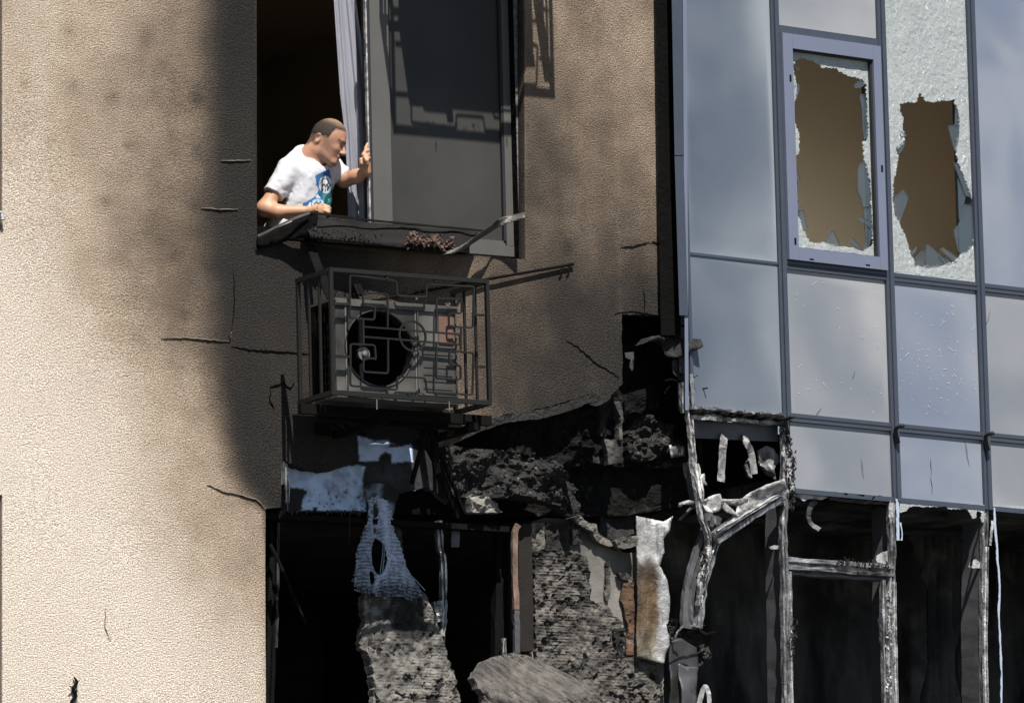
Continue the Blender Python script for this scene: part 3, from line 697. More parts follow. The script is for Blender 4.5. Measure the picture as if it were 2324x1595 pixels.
# marks on the panes: scuffs, a hairline crack and stuck splinters
def scuff(x0_, y0_, x1_, y1_, w_, m='gasket'):
    bm = BM(); q = [C(x0_+(x1_-x0_)*k/5+random.uniform(-1, 1), y0_+(y1_-y0_)*k/5, .0105) for k in range(6)]; sweep(bm, q, rect(w_, .002), up=-CUR.n, scale=[.2, .8, 1, .7, .5, .1]); obj('scuff', bm, M[m], cw)
M['scuffm'] = mat('scuff_mark', (.12, .125, .14), .7, var=None, attr=False)
for a in ((2190,1000,2200,1060,.012), (2230,760,2250,700,.008), (1850,945,1865,925,.012), (1935,860,1940,840,.010), (1660,690,1655,720,.010), (1690,745,1684,800,.012), (1640,640,1632,668,.008), (1600,860,1620,880,.008), (1700,900,1720,880,.010), (1660,520,1668,560,.012), (1955,1040,1960,1085,.016), (1640,500,1650,470,.008)): scuff(*a, 'scuffm')
scuff(2112, 1040, 2114, 1080, .004); scuff(2113, 1080, 2116, 1122, .004)
bm = BM()
for i in range(240):
    x, y = random.choice(((random.uniform(1570, 1770), random.uniform(20, 930)), (random.uniform(1800, 2010), random.uniform(630, 1110)), (random.gauss(2120, 50), random.gauss(850, 60)), (random.gauss(2090, 60), random.gauss(830, 80)), (random.uniform(2050, 2220), random.uniform(670, 950))))
    if not (640 < y < 940 or x < 1770): continue
    c = C(x, y, .009); s_ = random.choice((.0025, .003, .004, .006)); L = (CUR.u*random.uniform(-1, 1)+Vector((0, 0, random.uniform(-1, 1))))*s_*random.choice((1, 1, 3)); W_ = L.cross(CUR.n).normalized()*.0014
    v = [bm.verts.new(p) for p in (c-L-W_, c+L-W_, c+L+W_, c-L+W_)]; bm.faces.new(v)
bmesh.ops.solidify(bm, geom=bm.faces[:], thickness=.002)
bmesh.ops.recalc_face_normals(bm, faces=bm.faces[:])
o = obj('glass_splinters', bm, M['shard_edge'], cw); o['kind'] = 'stuff'
# ================================================================== BURNT ZONE UNDER THE SPANDREL
def ZL(x, y): return 572.6+.4298*x, 909.4+.4298*y        # lower left enlargement
def ZM(x, y): return 959.9+.4296*x, 909.4+.4296*y        # lower middle
def ZR(x, y): return 1482.0+.4296*x, 909.4+.4296*y       # lower right
def ZQ(x, y): return 1953.5+.3241*x, 1077.8+.3241*y      # far right
def ZV(x, y): return 1296.7+.27449*x, 656.8+.27449*y     # void beside the wall
def mp(fn, pts): return [fn(*p) for p in pts]
def blur_poly(polys, soft=6):
    """1 inside the outlines, fading to 0 over `soft` units outside"""
    def f(px, py):
        v = np.zeros(px.shape)
        for q in polys:
            i = inside(px, py, q); d = polydist(px, py, q); v = np.maximum(v, np.where(i, sstep(-soft, soft, d), sstep(soft, -soft, d)*.999))
        return v
    return f
def lumps(a, sc, seed=0, o=4): return lambda s, t, px, py: a*fbm(s*sc, t*sc, seed*2.3, o)

# ragged burnt lumps
def coal(name, lab, cat, outline, depth, amp, sc, m, seed, step=.02, thick=.08, soot=None, rg=3, bend=None, parent=None):
    o = sheet(name, M[m], rag(outline, rg, 6, True, seed), FAC.off(depth), thick, step, disp=lambda s, t, px, py: amp*(fbm(s*sc, t*sc, seed, 5)+.5*np.abs(fbm(s*sc*2.6, t*sc*2.6, seed+3, 3))), soot=soot, edge_soot=.95, bend=bend, parent=parent)
    return tag(o, lab, cat) if lab else o
# floor slab, charred all over
slab = thing('floor_slab', 'charred concrete floor slab above the burnt openings', 'slab', P(1100, 1170, .14))
sheet('slab_edge', M['black'], rag(mp(ZL, [(60,500),(1000,470),(1000,600),(600,588),(60,575)]), 1, 20, True, 31), FAC.off(.14), .4, .06, disp=lumps(.02, 7, 1), parent=slab)
sheet('slab_edge', M['char3'], [(1003,1045),(1600,1055),(1600,1140),(1420,1170),(1003,1172)], FAC.off(.30), .3, .05, disp=lumps(.035, 8, 2), parent=slab)
sheet('burnt_core', M['char3'], [(900,900),(1000,850),(1300,780),(1405,690),(1600,680),(1600,1065),(900,1060)], FAC.off(.26), .06, .025, disp=lambda s, t, px, py: .10*fbm(s*4, t*4, 6.9)+.04*np.abs(fbm(s*11, t*11, 2., 4)), parent=slab)
coal('charred_layer', 'continuous black charred layer bulging from the lump up to the ragged corner under the arch', 'burnt layer', [(1035,1000),(1100,965),(1200,945),(1290,925),(1345,915),(1392,905),(1400,960),(1395,1050),(1300,1060),(1250,1055),(1180,1035),(1100,1025)], .17, .09, 7, 'char3', 48, .014, .05, None, 4)
bm = BM(); a = FAC.to2(603, 1157); b = FAC.to2(1165, 1160); box(bm, (a[0], .05, a[1]-.035), (b[0], .13, a[1]-.004)); bevel_all(bm, .004)
obj('lintel_angle', bm, M['rod'], slab)

# pale levelling coat laid bare under the render; the sky's blue of its shade is put into the base colour
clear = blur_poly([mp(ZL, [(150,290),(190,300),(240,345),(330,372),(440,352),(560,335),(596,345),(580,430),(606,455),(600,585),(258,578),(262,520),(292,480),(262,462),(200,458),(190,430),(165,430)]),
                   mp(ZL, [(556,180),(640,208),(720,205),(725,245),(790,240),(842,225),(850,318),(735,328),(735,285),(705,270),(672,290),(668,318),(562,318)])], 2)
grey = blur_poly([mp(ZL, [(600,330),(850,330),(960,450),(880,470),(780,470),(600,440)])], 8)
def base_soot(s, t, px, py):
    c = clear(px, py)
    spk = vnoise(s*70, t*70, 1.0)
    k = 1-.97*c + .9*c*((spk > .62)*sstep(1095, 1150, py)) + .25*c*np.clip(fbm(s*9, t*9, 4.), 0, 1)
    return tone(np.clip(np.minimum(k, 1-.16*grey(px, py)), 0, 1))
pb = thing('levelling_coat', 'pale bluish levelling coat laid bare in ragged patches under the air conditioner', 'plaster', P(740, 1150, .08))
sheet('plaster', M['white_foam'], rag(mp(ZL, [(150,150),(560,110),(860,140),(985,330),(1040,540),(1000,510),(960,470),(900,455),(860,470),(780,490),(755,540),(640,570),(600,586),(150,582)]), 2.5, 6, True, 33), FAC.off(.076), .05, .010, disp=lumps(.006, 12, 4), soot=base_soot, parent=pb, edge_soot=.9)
# white torn flake at the left of it, and drips along the lintel
fl = sheet('plaster_flake', M['ash'], rag(mp(ZL, [(158,285),(185,285),(192,400),(198,430),(196,540),(172,540),(172,440),(120,440),(118,432),(150,405)]), 1, 5, True, 34), FAC.off(.02), .012, .02, disp=lumps(.01, 20, 5), soot=lambda s, t, px, py: .75*sstep(1085, 1110, py))
tag(fl, 'white torn plaster flake at the left end of the bare patch', 'plaster flake')
bm = BM()
for i in range(26):
    x = 150+i*19+random.uniform(-6, 6); y = 577+random.uniform(-2, 4); L = random.choice((8, 12, 18, 26, 40))*random.uniform(.6, 1.2)
    a, b = P(*ZL(x, y), .04), P(*ZL(x+random.uniform(-5, 5), y+L), .04)
    sweep(bm, [a, a.lerp(b, .5), b], rect(.018*random.uniform(.4, 1.3), .006), scale=[1, .7, .2])
a = P(*ZL(515, 580), .04); tube(bm, [a, P(*ZL(511, 765), .04)], .003, 5)
tag(o_ := obj('torn_edge', bm, M['char']), 'charred drips hanging in a row from the lintel of the lower left opening', 'torn edge', None, 'stuff')

# the burnt lump right of the bracket
dk = lambda base, amp, sc, seed: (lambda s, t, px, py: np.clip(base+amp*fbm(s*sc, t*sc, seed, 4), 0, 1))
coal('burnt_insulation', 'black lumpy burnt insulation right of the bracket under the arch', 'insulation', mp(ZM, [(85,245),(150,232),(290,255),(420,262),(560,290),(640,300),(690,330),(745,390),(770,430),(815,470),(822,560),(780,580),(700,540),(590,520),(470,500),(410,520),(280,510),(120,500),(100,390)]), .02, .10, 9, 'char2', 41, .010, .12, dk(.25, .9, 13, 1.))
coal('burnt_insulation', 'small black shred of burnt insulation hanging at the right of the lump', 'insulation', mp(ZM, [(752,420),(790,440),(818,472),(770,470),(800,520),(830,540),(828,590),(790,600),(780,540)]), -.03, .04, 10, 'char2', 42, .014, .02, dk(.6, .7, 12, 2.), 2)
coal('concrete_chunk', 'pale crumbled chunk in the black edge over the lower opening', 'rubble', mp(ZM, [(248,505),(340,505),(400,540),(412,590),(280,590),(248,585)]), .0, .05, 22, 'concrete', 43, .014, .08, dk(.15, .6, 18, 3.), 2)
coal('mesh_strip', 'brown strip of bare mesh under the lower edge of the render', 'mesh', mp(ZM, [(30,133),(150,140),(262,130),(250,175),(195,208),(150,235),(60,240)]), .05, .008, 25, 'stucco', 44, .02, .02, dk(.5, .35, 14, 4.), 2)
# the curled arch of peeled render
def curl(s, t, px, py): return .02+.16*np.exp(-((px-1250)/130)**2)*sstep(985, 905, py)*0+.05*sstep(960, 915, py+(px-1200)*.15)
coal('peeled_render', 'black skin of peeled render curling out along the arch', 'render strip', mp(ZM, [(192,212),(300,118),(420,72),(560,58),(680,30),(780,0),(880,-45),(945,-10),(945,15),(900,30),(860,15),(800,40),(700,75),(600,100),(520,108),(420,120),(300,160)]), -.03, .012, 14, 'char', 45, .016, .01, dk(.9, .3, 8, 5.), 1.5, lambda s, t, px, py: .05*sstep(1040, 1140, px)*np.sin(np.clip((px-1040)/360, 0, 1)*3.14))
# loose render pieces and bare masonry in the cavity
for i, (pts, d, sm) in enumerate((([(960,200),(1050,205),(1056,325),(980,335),(975,270)], .03, .55), ([(805,185),(885,215),(890,260),(870,325),(820,330),(805,250)], .16, .62), ([(900,240),(960,290),(975,330),(900,325)], .12, .75),
        ([(1010,0),(1058,0),(1058,60),(1050,205),(1035,205),(1040,80)], .01, .35), ([(930,30),(960,-60),(1000,-150),(1012,-60),(1005,20),(985,60),(950,190),(930,170),(940,80)], .10, .8), ([(880,40),(935,45),(930,140),(890,120)], .2, .85))):
    coal('render_piece', ['grey square of render left standing at the foot of the cavity edge', 'grey round patch of plaster inside the black cavity', 'small dark plaster tongue beside the grey round patch', 'pale broken edge of insulation along the cavity', 'dark torn mesh hanging at the end of the arch', 'dark plaster patch under the arch'][i], 'render piece', mp(ZM, pts), d, .02, 16, 'stucco_edge' if i in (3,) else 'concrete', 50+i, .016, .05, dk(sm+.36, .5, 14, 6.+i), 2)
coal('charred_rubble', 'black flecked rubble sagging in the dark corner under the torn membrane', 'rubble', [(1420,985),(1440,955),(1470,940),(1500,945),(1530,965),(1535,1010),(1500,1035),(1455,1050),(1422,1040)], .20, .09, 12, 'char2', 47, .012, .1, dk(.2, .8, 14, 3.), 3)
# torn roofing membrane hanging in the gap
def fold(s, t, px, py): return .06+.05*np.sin((px-1440)*.05+(py-760)*.03)+.03*fbm(s*6, t*6, 2.)
tm = sheet('torn_membrane', M['char'], rag(mp(ZV, [(530,465),(580,410),(655,398),(690,408),(760,405),(770,375),(785,400),(870,388),(1000,430),(1006,498),(960,520),(935,510),(890,560),(840,570),(790,550),(750,470),(705,432),(640,430),(570,450)]), 1.2, 5, True, 61), FAC.off(.0), .008, .02, disp=fold, smooth=True, soot=dk(.35, .5, 7, 9.))
tag(tm, 'grey torn membrane draped over the black gap beside the glass wall', 'membrane')
for i, (pts, d) in enumerate((([(815,190),(875,200),(890,280),(850,300),(815,300)], .0), ([(850,300),(905,300),(905,400),(860,380)], -.01), ([(905,305),(985,322),(990,430),(905,395)], -.03), ([(895,520),(985,555),(1000,700),(900,690),(890,600)], -.02), ([(840,575),(892,560),(892,690),(950,700),(950,720),(870,712),(845,690),(835,620)], .01), ([(902,-20),(960,-20),(985,290),(905,290)], -.035), ([(440,520),(515,515),(515,640),(500,672),(480,640),(488,580),(445,560)], .06))):
    o = sheet('flashing_plate', M['zinc'], rag(mp(ZV, pts), .8, 6, True, 70+i), FAC.off(d), .006, .025, disp=lumps(.012, 9, i), soot=dk(.35, .5, 8, i))
    tag(o, ['grey bent flashing plate at the top of the black gap', 'small grey flashing plate under the top plate', 'grey flashing plate above the torn membrane at the glass edge', 'grey flashing plate below the torn membrane', 'narrow curved flashing strip left of the plate below the membrane', 'tall grey flashing beside the first glass panel', 'pale torn scrap on the left edge of the black gap'][i], 'flashing')
bm = BM()
for a, b in (((915,770),(920,1020)), ((945,880),(950,1020)), ((985,700),(998,990))): sweep(bm, dens([C(*ZV(*a), .0), C(*ZV(*b), .0)], .05), rect(.02, .03), jit=.004)
tag(obj('burnt_profile', bm, M['alu']), 'burnt upright profile at the left foot of the first glass panel', 'profile')
def wires(name, lab, cen, n, L, m='rod', r=.004, spread=1.0):
    bm = BM()
    for i in range(n):
        p = Vector(cen); pts = [p]; d = Vector([random.gauss(0, 1)*spread for _ in range(3)]).normalized()
        for k in range(5):
            d = (d+Vector([random.gauss(0, .5) for _ in range(3)])+Vector((0, 0, -.12))).normalized(); p = p+d*L/5; pts.append(p)
        tube(bm, spline(pts, 3), r*random.uniform(.6, 1.3), 5)
    return tag(obj(name, bm, M[m]), lab, 'wire')
wires('charred_wires', 'tangle of charred wires under the flashing at the gap', P(*ZV(940, 780), .05), 9, .16)

# ------------------------------------------------------------------ right: burnt top rail and hanging strips
rail = thing('burnt_rail', 'burnt top rail with a blackened panel under the first glass panel', 'rail', C(1680, 960, .02))
bm = BM(); pts = dens([C(*ZR(195, 62), .02), C(*ZR(340, 72), .02), C(*ZR(480, 82), .02), C(*ZR(690, 98), .02)], .04); sweep(bm, pts, rect(.07, .05), jit=.009); obj('top_bar', bm, M['alu'], rail)
bm = BM(); pts = dens([C(*ZR(200, 56), -.01), C(*ZR(340, 60), -.01), C(*ZR(420, 72), -.01), C(*ZR(690, 92), -.01)], .025); tube(bm, pts, .016, 7, jit=.007); obj('melted_seal', bm, M['rod'], rail)
bm = BM(); hexa(bm, [C(*ZR(215, 195), .06), C(*ZR(660, 215), .06), C(*ZR(660, 215), .09), C(*ZR(215, 195), .09), C(*ZR(205, 105), .06), C(*ZR(660, 120), .06), C(*ZR(660, 120), .09), C(*ZR(205, 105), .09)]); obj('backing_panel', bm, M['zinc'], rail)
def strip(name, lab, cat, pts, w, m, fr=CUR, t=.005, side=Vector((0, 0, 0)), fn=ZR, twist=0, jit=.002, group=None, parent=None, soot=None):
    """a flat strap facing the street that follows pts=(x,y,depth)"""
    bm = BM(); q = spline([fr.at(*fn(x, y), d) for x, y, d in pts], 5)
    sweep(bm, q, rect(w, t), up=-fr.n, twist=twist, jit=jit)
    o = obj(name, bm, M[m], parent)
    return tag(o, lab, cat, group) if lab else o
strip('metal_strap', 'straight pale metal strap hanging below the burnt rail', 'strap', [(378,185,.05),(372,215,.03),(366,300,.05),(358,425,.06)], .055, 'ash', twist=.15)
strip('metal_strap', 'bent pale metal strap hanging right of the straight one', 'strap', [(487,180,.05),(495,220,.02),(518,270,.05),(535,385,.07)], .042, 'ash', twist=-.3)
F = sheet('foil_scrap', M['ash'], rag(mp(ZR, [(550,260),(600,235),(640,250),(665,290),(660,330),(640,360),(660,420),(600,390),(560,340)]), 2, 5, True, 81), CUR.off(.10), .004, .014, disp=lumps(.06, 14, 6), soot=dk(.5, .9, 16, 7.)); tag(F, 'crumpled shiny foil scrap in the corner under the burnt rail', 'foil')
F = sheet('foil_scrap', M['ash'], rag(mp(ZR, [(480,340),(505,300),(515,360),(512,410),(500,400)]), 2, 5, True, 82), CUR.off(.09), .004, .014, disp=lumps(.04, 14, 6), soot=dk(.6, .8, 16, 7.)); tag(F, 'small foil shred beside the bent strap', 'foil')

# burnt frame members: webs, flanges and crusts
def member(name, pts, w, d, m, parent, fr=CUR, fn=ZR, jit=.004, step=.05, scale=None, ribs=0, tw=0, seed=0):
    """burnt hollow section: pts=(x,y,depth of its face)"""
    q = dens(spline([fr.at(*fn(x, y), z) for x, y, z in pts], 4), step)
    bm = BM(); prof_ = [(-w/2, -d), (w/2, -d), (w/2, 0), (w*.22, .004), (w*.18, -.012), (-w*.1, -.012), (-w*.14, .004), (-w/2, 0)]
    sweep(bm, q, prof_, up=-fr.n, jit=jit, twist=tw)
    return obj(name, bm, M[m], parent)
def crust(par, pts, fn=ZR, fr=CUR, r=.009, n=60, m='char', spread=.012):
    """flakes and blisters along a burnt member, one joined part"""
    q = dens(spline([fr.at(*fn(x, y), d) for x, y, d in pts], 4), .01); bm = BM()
    for i in range(n):
        c = random.choice(q)+Vector([random.gauss(0, spread) for _ in range(3)])
        s = r*random.uniform(.3, 1.3); v = [c+Vector((random.uniform(-1, 1), random.uniform(-.6, .6), random.uniform(-1.6, 1.6)))*s for _ in range(5)]
        vv = [bm.verts.new(p) for p in v]
        for t in ((0, 1, 2), (0, 2, 3), (0, 3, 1), (1, 2, 4), (2, 3, 4), (3, 1, 4)): bm.faces.new([vv[k] for k in t])
    bmesh.ops.recalc_face_normals(bm, faces=bm.faces[:])
    o = obj('burnt_flakes', bm, M[m], par); o['kind'] = 'stuff'; return o
fr1 = thing('bare_window', 'bare burnt window frame with a cross rail under the glass wall', 'window frame', C(*ZR(720, 1600), 0))
member('upright', [(705,95,.0),(700,300,.0),(703,520,.0),(695,700,.0),(700,900,.0),(706,1300,.0),(712,1700,.0)], .042, .03, 'alu', fr1)
member('upright_web', [(700,500,.035),(694,700,.035),(698,900,.035),(704,1300,.035),(710,1700,.035)], .03, .155, 'zinc', fr1, jit=.002)
member('glazing_bead', [(727,900,-.01),(733,1200,-.01),(738,1700,-.01)], .014, .03, 'ash', fr1, jit=.003)
member('cross_rail', [(715,855,-.005),(900,868,-.005),(1100,885,-.005),(1272,895,-.005)], .070, .05, 'alu_h', fr1)
member('cross_rail_shade', [(718,893,.02),(1000,912,.02),(1250,928,.02)], .05, .05, 'zinc', fr1)
member('upright', [(1262,520,.0),(1268,700,.0),(1268,900,.0),(1258,1100,.0),(1255,1400,.0),(1262,1700,.0)], .040, .03, 'alu', fr1)
member('upright_web', [(1258,520,.035),(1262,900,.035),(1255,1300,.035),(1258,1700,.035)], .03, .155, 'zinc', fr1, jit=.002)
member('glazing_bead', [(1222,945,-.0),(1226,1200,-.0),(1234,1700,-.0)], .026, .03, 'alu', fr1, jit=.003)
member('glazing_bead', [(1279,955,-.012),(1281,1200,-.012),(1292,1700,-.012)], .022, .02, 'ash', fr1, jit=.002)
crust(fr1, [(690,120,-.01),(735,330,-.01),(740,420,-.01),(735,560,-.01)], n=120, r=.016, m='char')
crust(fr1, [(980,850,-.02),(1050,850,-.02),(1110,868,-.02),(1240,880,-.02)], n=90, r=.013, spread=.010)
crust(fr1, [(735,1150,-.02),(735,1350,-.02)], n=60, r=.010)
crust(fr1, [(1245,1000,-.005),(1245,1600,-.005)], n=140, r=.010, m='ash')
crust(fr1, [(700,250,-.02),(730,480,-.02)], n=60, r=.014, m='ash')
fr2 = thing('bare_window', 'burnt right-hand mullion with a row of screw holes under the glass wall', 'window frame', C(*ZQ(870, 1600), 0))
member('upright', [(880,215,.0),(872,500,.0),(868,900,.0),(870,1200,.0),(882,1700,.0)], .038, .03, 'alu', fr2, fn=ZQ)
member('upright_web', [(850,330,.035),(843,700,.035),(840,1200,.035),(848,1700,.035)], .03, .155, 'zinc', fr2, fn=ZQ, jit=.002)
member('cover_strip', [(886,500,-.02),(880,900,-.02),(876,1200,-.02),(886,1700,-.02)], .026, .018, 'ash', fr2, fn=ZQ, jit=.001)
for k in range(7):
    p = CUR.at(*ZQ(np.interp(690+170*k, [500, 900, 1200, 1700], [886, 881, 876, 886]), 690+170*k), -.021); bm = BM()
    bmesh.ops.create_cone(bm, cap_ends=True, segments=8, radius1=.006, radius2=.006, depth=.006, matrix=Matrix.Translation(p) @ Matrix.Rotation(R(90), 4, 'X')); obj('screw_hole', bm, M['gasket'], fr2)
strip('melted_strand', None, None, [(830,410,.0),(800,500,-.01),(770,630,-.0)], .012, 'rod', fn=ZQ, parent=fr2)
strip('melted_strand', None, None, [(925,320,-.02),(915,400,-.03),(905,490,-.02)], .016, 'ash', fn=ZQ, parent=fr2)
# torn white edge film
def film(lab, pts, wl, seed):
    bm = BM(); q = dens(spline([CUR.at(*ZQ(x, y), -.015) for x, y in pts], 4), .012); n = len(q)
    u = CUR.u; L = [p-u*(wl*(.55+.35*float(vnoise(i*.35, seed))+random.uniform(-.12, .12))) for i, p in enumerate(q)]; Rr = [p+u*(wl*(.5+.25*float(vnoise(i*.3, seed+9))+random.uniform(-.06, .06))) for i, p in enumerate(q)]
    rings = [[a, a+CUR.n*.004, b+CUR.n*.006, b] for a, b in zip(L, Rr)]; loft(bm, rings)
    bmesh.ops.recalc_face_normals(bm, faces=bm.faces[:])
    tag(obj('torn_film', bm, M['film']), lab, 'film')
M['film'] = mat('torn_film', (.36, .42, .52), .5, var=(14, .35), dark=(.3, .34, .4), bump=(60, .4, .004), attr=False)
film('long torn pale film hanging right of the right-hand mullion', [(935,225),(940,330),(952,480),(962,620),(975,770),(968,930),(975,1100),(985,1300),(988,1450),(985,1650)], .012, 1)
film('short torn pale film on the mullion under the hook pin', [(250,165),(258,260),(262,380),(264,455)], .022, 2)
film('narrow crusted film tail beside the short torn film', [(278,330),(290,400),(288,455)], .010, 3)
# ragged glass left along the bottom of the curtain wall
def rem(fn, pts, lab, m, seed, d=.0):
    o = sheet('glass_remnant', M[m], rag(mp(fn, pts), 1.3, 3, True, seed, .8), CUR.off(d), .008, .018, disp=crz(1)); tag(o, lab, 'glass')
rem(ZQ, [(272,168),(870,205),(872,318),(850,330),(842,300),(850,262),(815,250),(808,298),(780,300),(765,262),(740,235),(610,236),(600,218),(430,222),(400,215),(340,220),(320,250),(280,262),(262,240)], 'ragged strip of crazed glass under the third glass column', 'craze', 91)
rem(ZQ, [(925,205),(1300,225),(1300,270),(1143,255),(1090,262),(1070,240),(1000,240),(960,235),(945,250),(925,240)], 'ragged strip of crazed glass at the far right', 'craze', 92)
rem(ZQ, [(200,160),(238,165),(240,262),(225,300),(200,300),(195,285),(225,255),(200,235),(210,200)], 'crumbled glass on the end of the bottom rail', 'craze', 93)
rem(ZR, [(735,470),(1240,498),(1250,520),(920,512),(880,522),(850,515),(820,518),(800,530),(775,510),(740,500)], 'thin ragged film edge under the second glass column', 'ash', 94, .015)
bm = BM(); sweep(bm, dens([C(*ZR(915, 508), .03), C(*ZR(1240, 532), .03)], .04), rect(.05, .06), jit=.006); tag(obj('burnt_seal', bm, M['rod']), 'burnt black seal under the bottom rail of the second glass column', 'seal')
strip('metal_strap', 'curved dark metal strap hanging under the second glass column', 'strap', [(860,525,.06),(830,560,.04),(822,610,.05),(838,650,.06),(880,680,.03)], .034, 'zinc', twist=.2)
# whitish scorch flakes on the webs
for i, (fn, pts, lab) in enumerate(((ZR, [(612,770),(640,760),(665,762),(660,780),(625,782)], 'on the left upright'), (ZR, [(1180,820),(1205,800),(1240,790),(1252,840),(1250,865),(1182,850)], 'above the cross rail'), (ZQ, [(755,640),(770,600),(805,585),(838,615),(838,650),(790,650)], 'on the right-hand mullion'))):
    o = sheet('ash_patch', M['ash'], rag(mp(fn, pts), 1.2, 4, True, 100+i), CUR.off(.028), .003, .02, disp=lumps(.004, 30)); tag(o, 'white ash patch '+lab, 'ash')

# ------------------------------------------------------------------ twisted mullion and torn sheets in the middle
tmn = thing('twisted_mullion', 'twisted burnt mullion leaning in the gap left of the bare frame', 'mullion', C(*ZR(210, 1190), 0))
member('flange', [(195,60,.0),(208,180,.0),(222,330,.0),(245,480,-.03),(268,620,-.06),(296,700,-.05),(300,775,-.03),(275,850,-.02)], .032, .03, 'ash', tmn, step=.03)
member('flange', [(318,330,.03),(232,330,-.01),(252,450,-.05),(268,575,-.06)][1:], .03, .02, 'ash', tmn)
member('web', [(195,320,.05),(225,470,.05),(250,560,.04)], .05, .04, 'zinc', tmn)
member('web', [(330,600,.0),(300,700,.0),(262,800,.02),(222,930,.03),(200,1060,.03),(198,1200,.03)], .10, .03, 'zinc', tmn, jit=.004)
member('flange', [(345,740,-.03),(310,850,-.03),(280,960,-.02),(262,1070,-.02),(250,1190,-.02)], .038, .05, 'alu', tmn)
member('flange', [(300,770,-.05),(280,850,-.05),(262,920,-.05),(248,1080,-.04)], .018, .03, 'ash', tmn)
member('brace', [(692,488,-.03),(560,570,-.06),(450,640,-.08),(335,722,-.08)], .075, .04, 'alu', tmn, step=.03)
member('brace_edge', [(690,478,-.05),(560,560,-.08),(460,622,-.10),(345,690,-.10)], .022, .02, 'ash', tmn, step=.03)
crust(tmn, [(270,800,-.05),(270,900,-.05),(250,1000,-.04)], n=60, r=.014)
def plate(name, lab, cat, fn, pts, d, m, bend=None, amp=.015, sc=8, seed=0, soot=None, fr=CUR, thick=.005, rg=1, step=.02):
    o = sheet(name, M[m], rag(mp(fn, pts), rg, 6, True, seed), fr.off(d), thick, step, disp=None, bend=lambda s, t, px, py: amp*fbm(s*sc, t*sc, seed, 3)+(bend(px, py) if bend else 0), smooth=True, soot=soot)
    return tag(o, lab, cat)
plate('bent_sheet', 'pale torn metal sheet propped on the diagonal brace', 'metal sheet', ZR, [(432,605),(470,510),(500,485),(560,450),(650,417),(668,440),(690,470),(600,520),(520,570),(465,612)], -.03, 'ash', lambda px, py: .06*sstep(1140, 1090, py), .03, 9, 1, dk(.1, .35, 10, 1.))
plate('bent_sheet', 'crumpled pale metal sheet wrapped round the twisted mullion', 'metal sheet', ZR, [(272,520),(330,492),(350,490),(360,515),(440,520),(495,505),(498,535),(440,555),(380,535),(350,580),(300,592),(275,580)], -.09, 'ash', None, .05, 16, 2, dk(.2, .6, 16, 2.))
plate('bent_sheet', 'narrow pale metal tongue under the crumpled sheet', 'metal sheet', ZR, [(355,535),(375,530),(430,585),(465,605),(440,612),(385,590),(360,560)], -.08, 'ash', None, .03, 10, 3, dk(.15, .4, 10, 3.))
plate('bent_sheet', 'pale scrap sticking out left of the twisted mullion', 'metal sheet', ZR, [(130,540),(190,522),(215,530),(212,548),(160,545),(150,560),(132,560)], -.03, 'ash', None, .03, 12, 4, dk(.45, .5, 12, 4.))
plate('bent_sheet', 'dark scrap hanging left below the crumpled sheet', 'metal sheet', ZR, [(195,560),(205,568),(150,632),(130,625)], .02, 'zinc', None, .02, 12, 5, dk(.4, .4, 12, 5.))
plate('bent_sheet', 'small white torn corner right of the leaning flange', 'metal sheet', ZR, [(252,388),(270,382),(275,420),(290,445),(262,440),(258,415)], -.04, 'ash', None, .02, 14, 6)
plate('bracket_plate', 'dark bracket plate with a pale edge left of the leaning flange', 'bracket', ZR, [(90,240),(165,235),(168,290),(105,298)], .10, 'zinc', None, .005, 4, 7, dk(.5, .3, 6, 6.))
o = plate('pale_edge', 'narrow pale edge strip of the dark bracket plate', 'edge strip', ZR, [(85,235),(96,230),(106,296),(98,298)], .09, 'ash', None, .003, 4, 8)
coal('melted_clump', 'black melted clump at the foot of the twisted mullion', 'melted clump', mp(ZR, [(85,1175),(120,1150),(150,1185),(200,1170),(262,1185),(250,1235),(210,1250),(180,1230),(160,1275),(120,1290),(100,1240)]), .02, .10, 16, 'char2', 161, .009, .03, dk(.1, .8, 16, 3.), 3)
coal('melted_clump', 'smaller black melted clump hanging right of the dark plate', 'melted clump', mp(ZR, [(235,1300),(262,1285),(300,1290),(302,1340),(280,1365),(255,1345),(262,1395),(240,1400),(228,1350)]), .0, .08, 16, 'char2', 162, .009, .03, dk(.1, .8, 16, 5.), 3)
strip('stray_cable', 'stray burnt cable end sticking out right of the melted clump', 'cable', [(240,1200,-.02),(275,1228,-.05),(305,1222,-.06),(332,1218,-.05)], .012, 'rod')
strip('stray_cable', 'looped burnt cable beside the rusty metal strip', 'cable', [(78,1185,-.03),(95,1150,-.05),(118,1165,-.05),(125,1215,-.04),(150,1240,-.04)], .010, 'rod')
strip('stray_cable', 'thin burnt cable crossing the melted clump', 'cable', [(105,1260,-.05),(150,1195,-.08),(200,1185,-.08),(260,1195,-.07)], .010, 'alu')
plate('dark_plate', 'dark bent metal plate at the foot of the twisted mullion', 'metal sheet', ZR, [(90,1270),(140,1250),(230,1300),(240,1420),(140,1390),(145,1700),(88,1700)], .02, 'zinc', None, .02, 6, 9, dk(.65, .4, 7, 7.))
plate('dark_plate', 'grey dented metal plate at the bottom between the pier and the bare frame', 'metal sheet', ZR, [(140,1385),(180,1400),(232,1405),(238,1700),(150,1700),(143,1500)], -.01, 'zinc', None, .025, 7, 10, dk(.15, .4, 7, 8.))
strip('metal_strap', 'white bent strap end at the bottom edge beside the dented plate', 'strap', [(240,1620,-.02),(262,1530,-.03),(282,1512,-.03),(295,1560,-.03),(298,1640,-.02)], .03, 'ash')

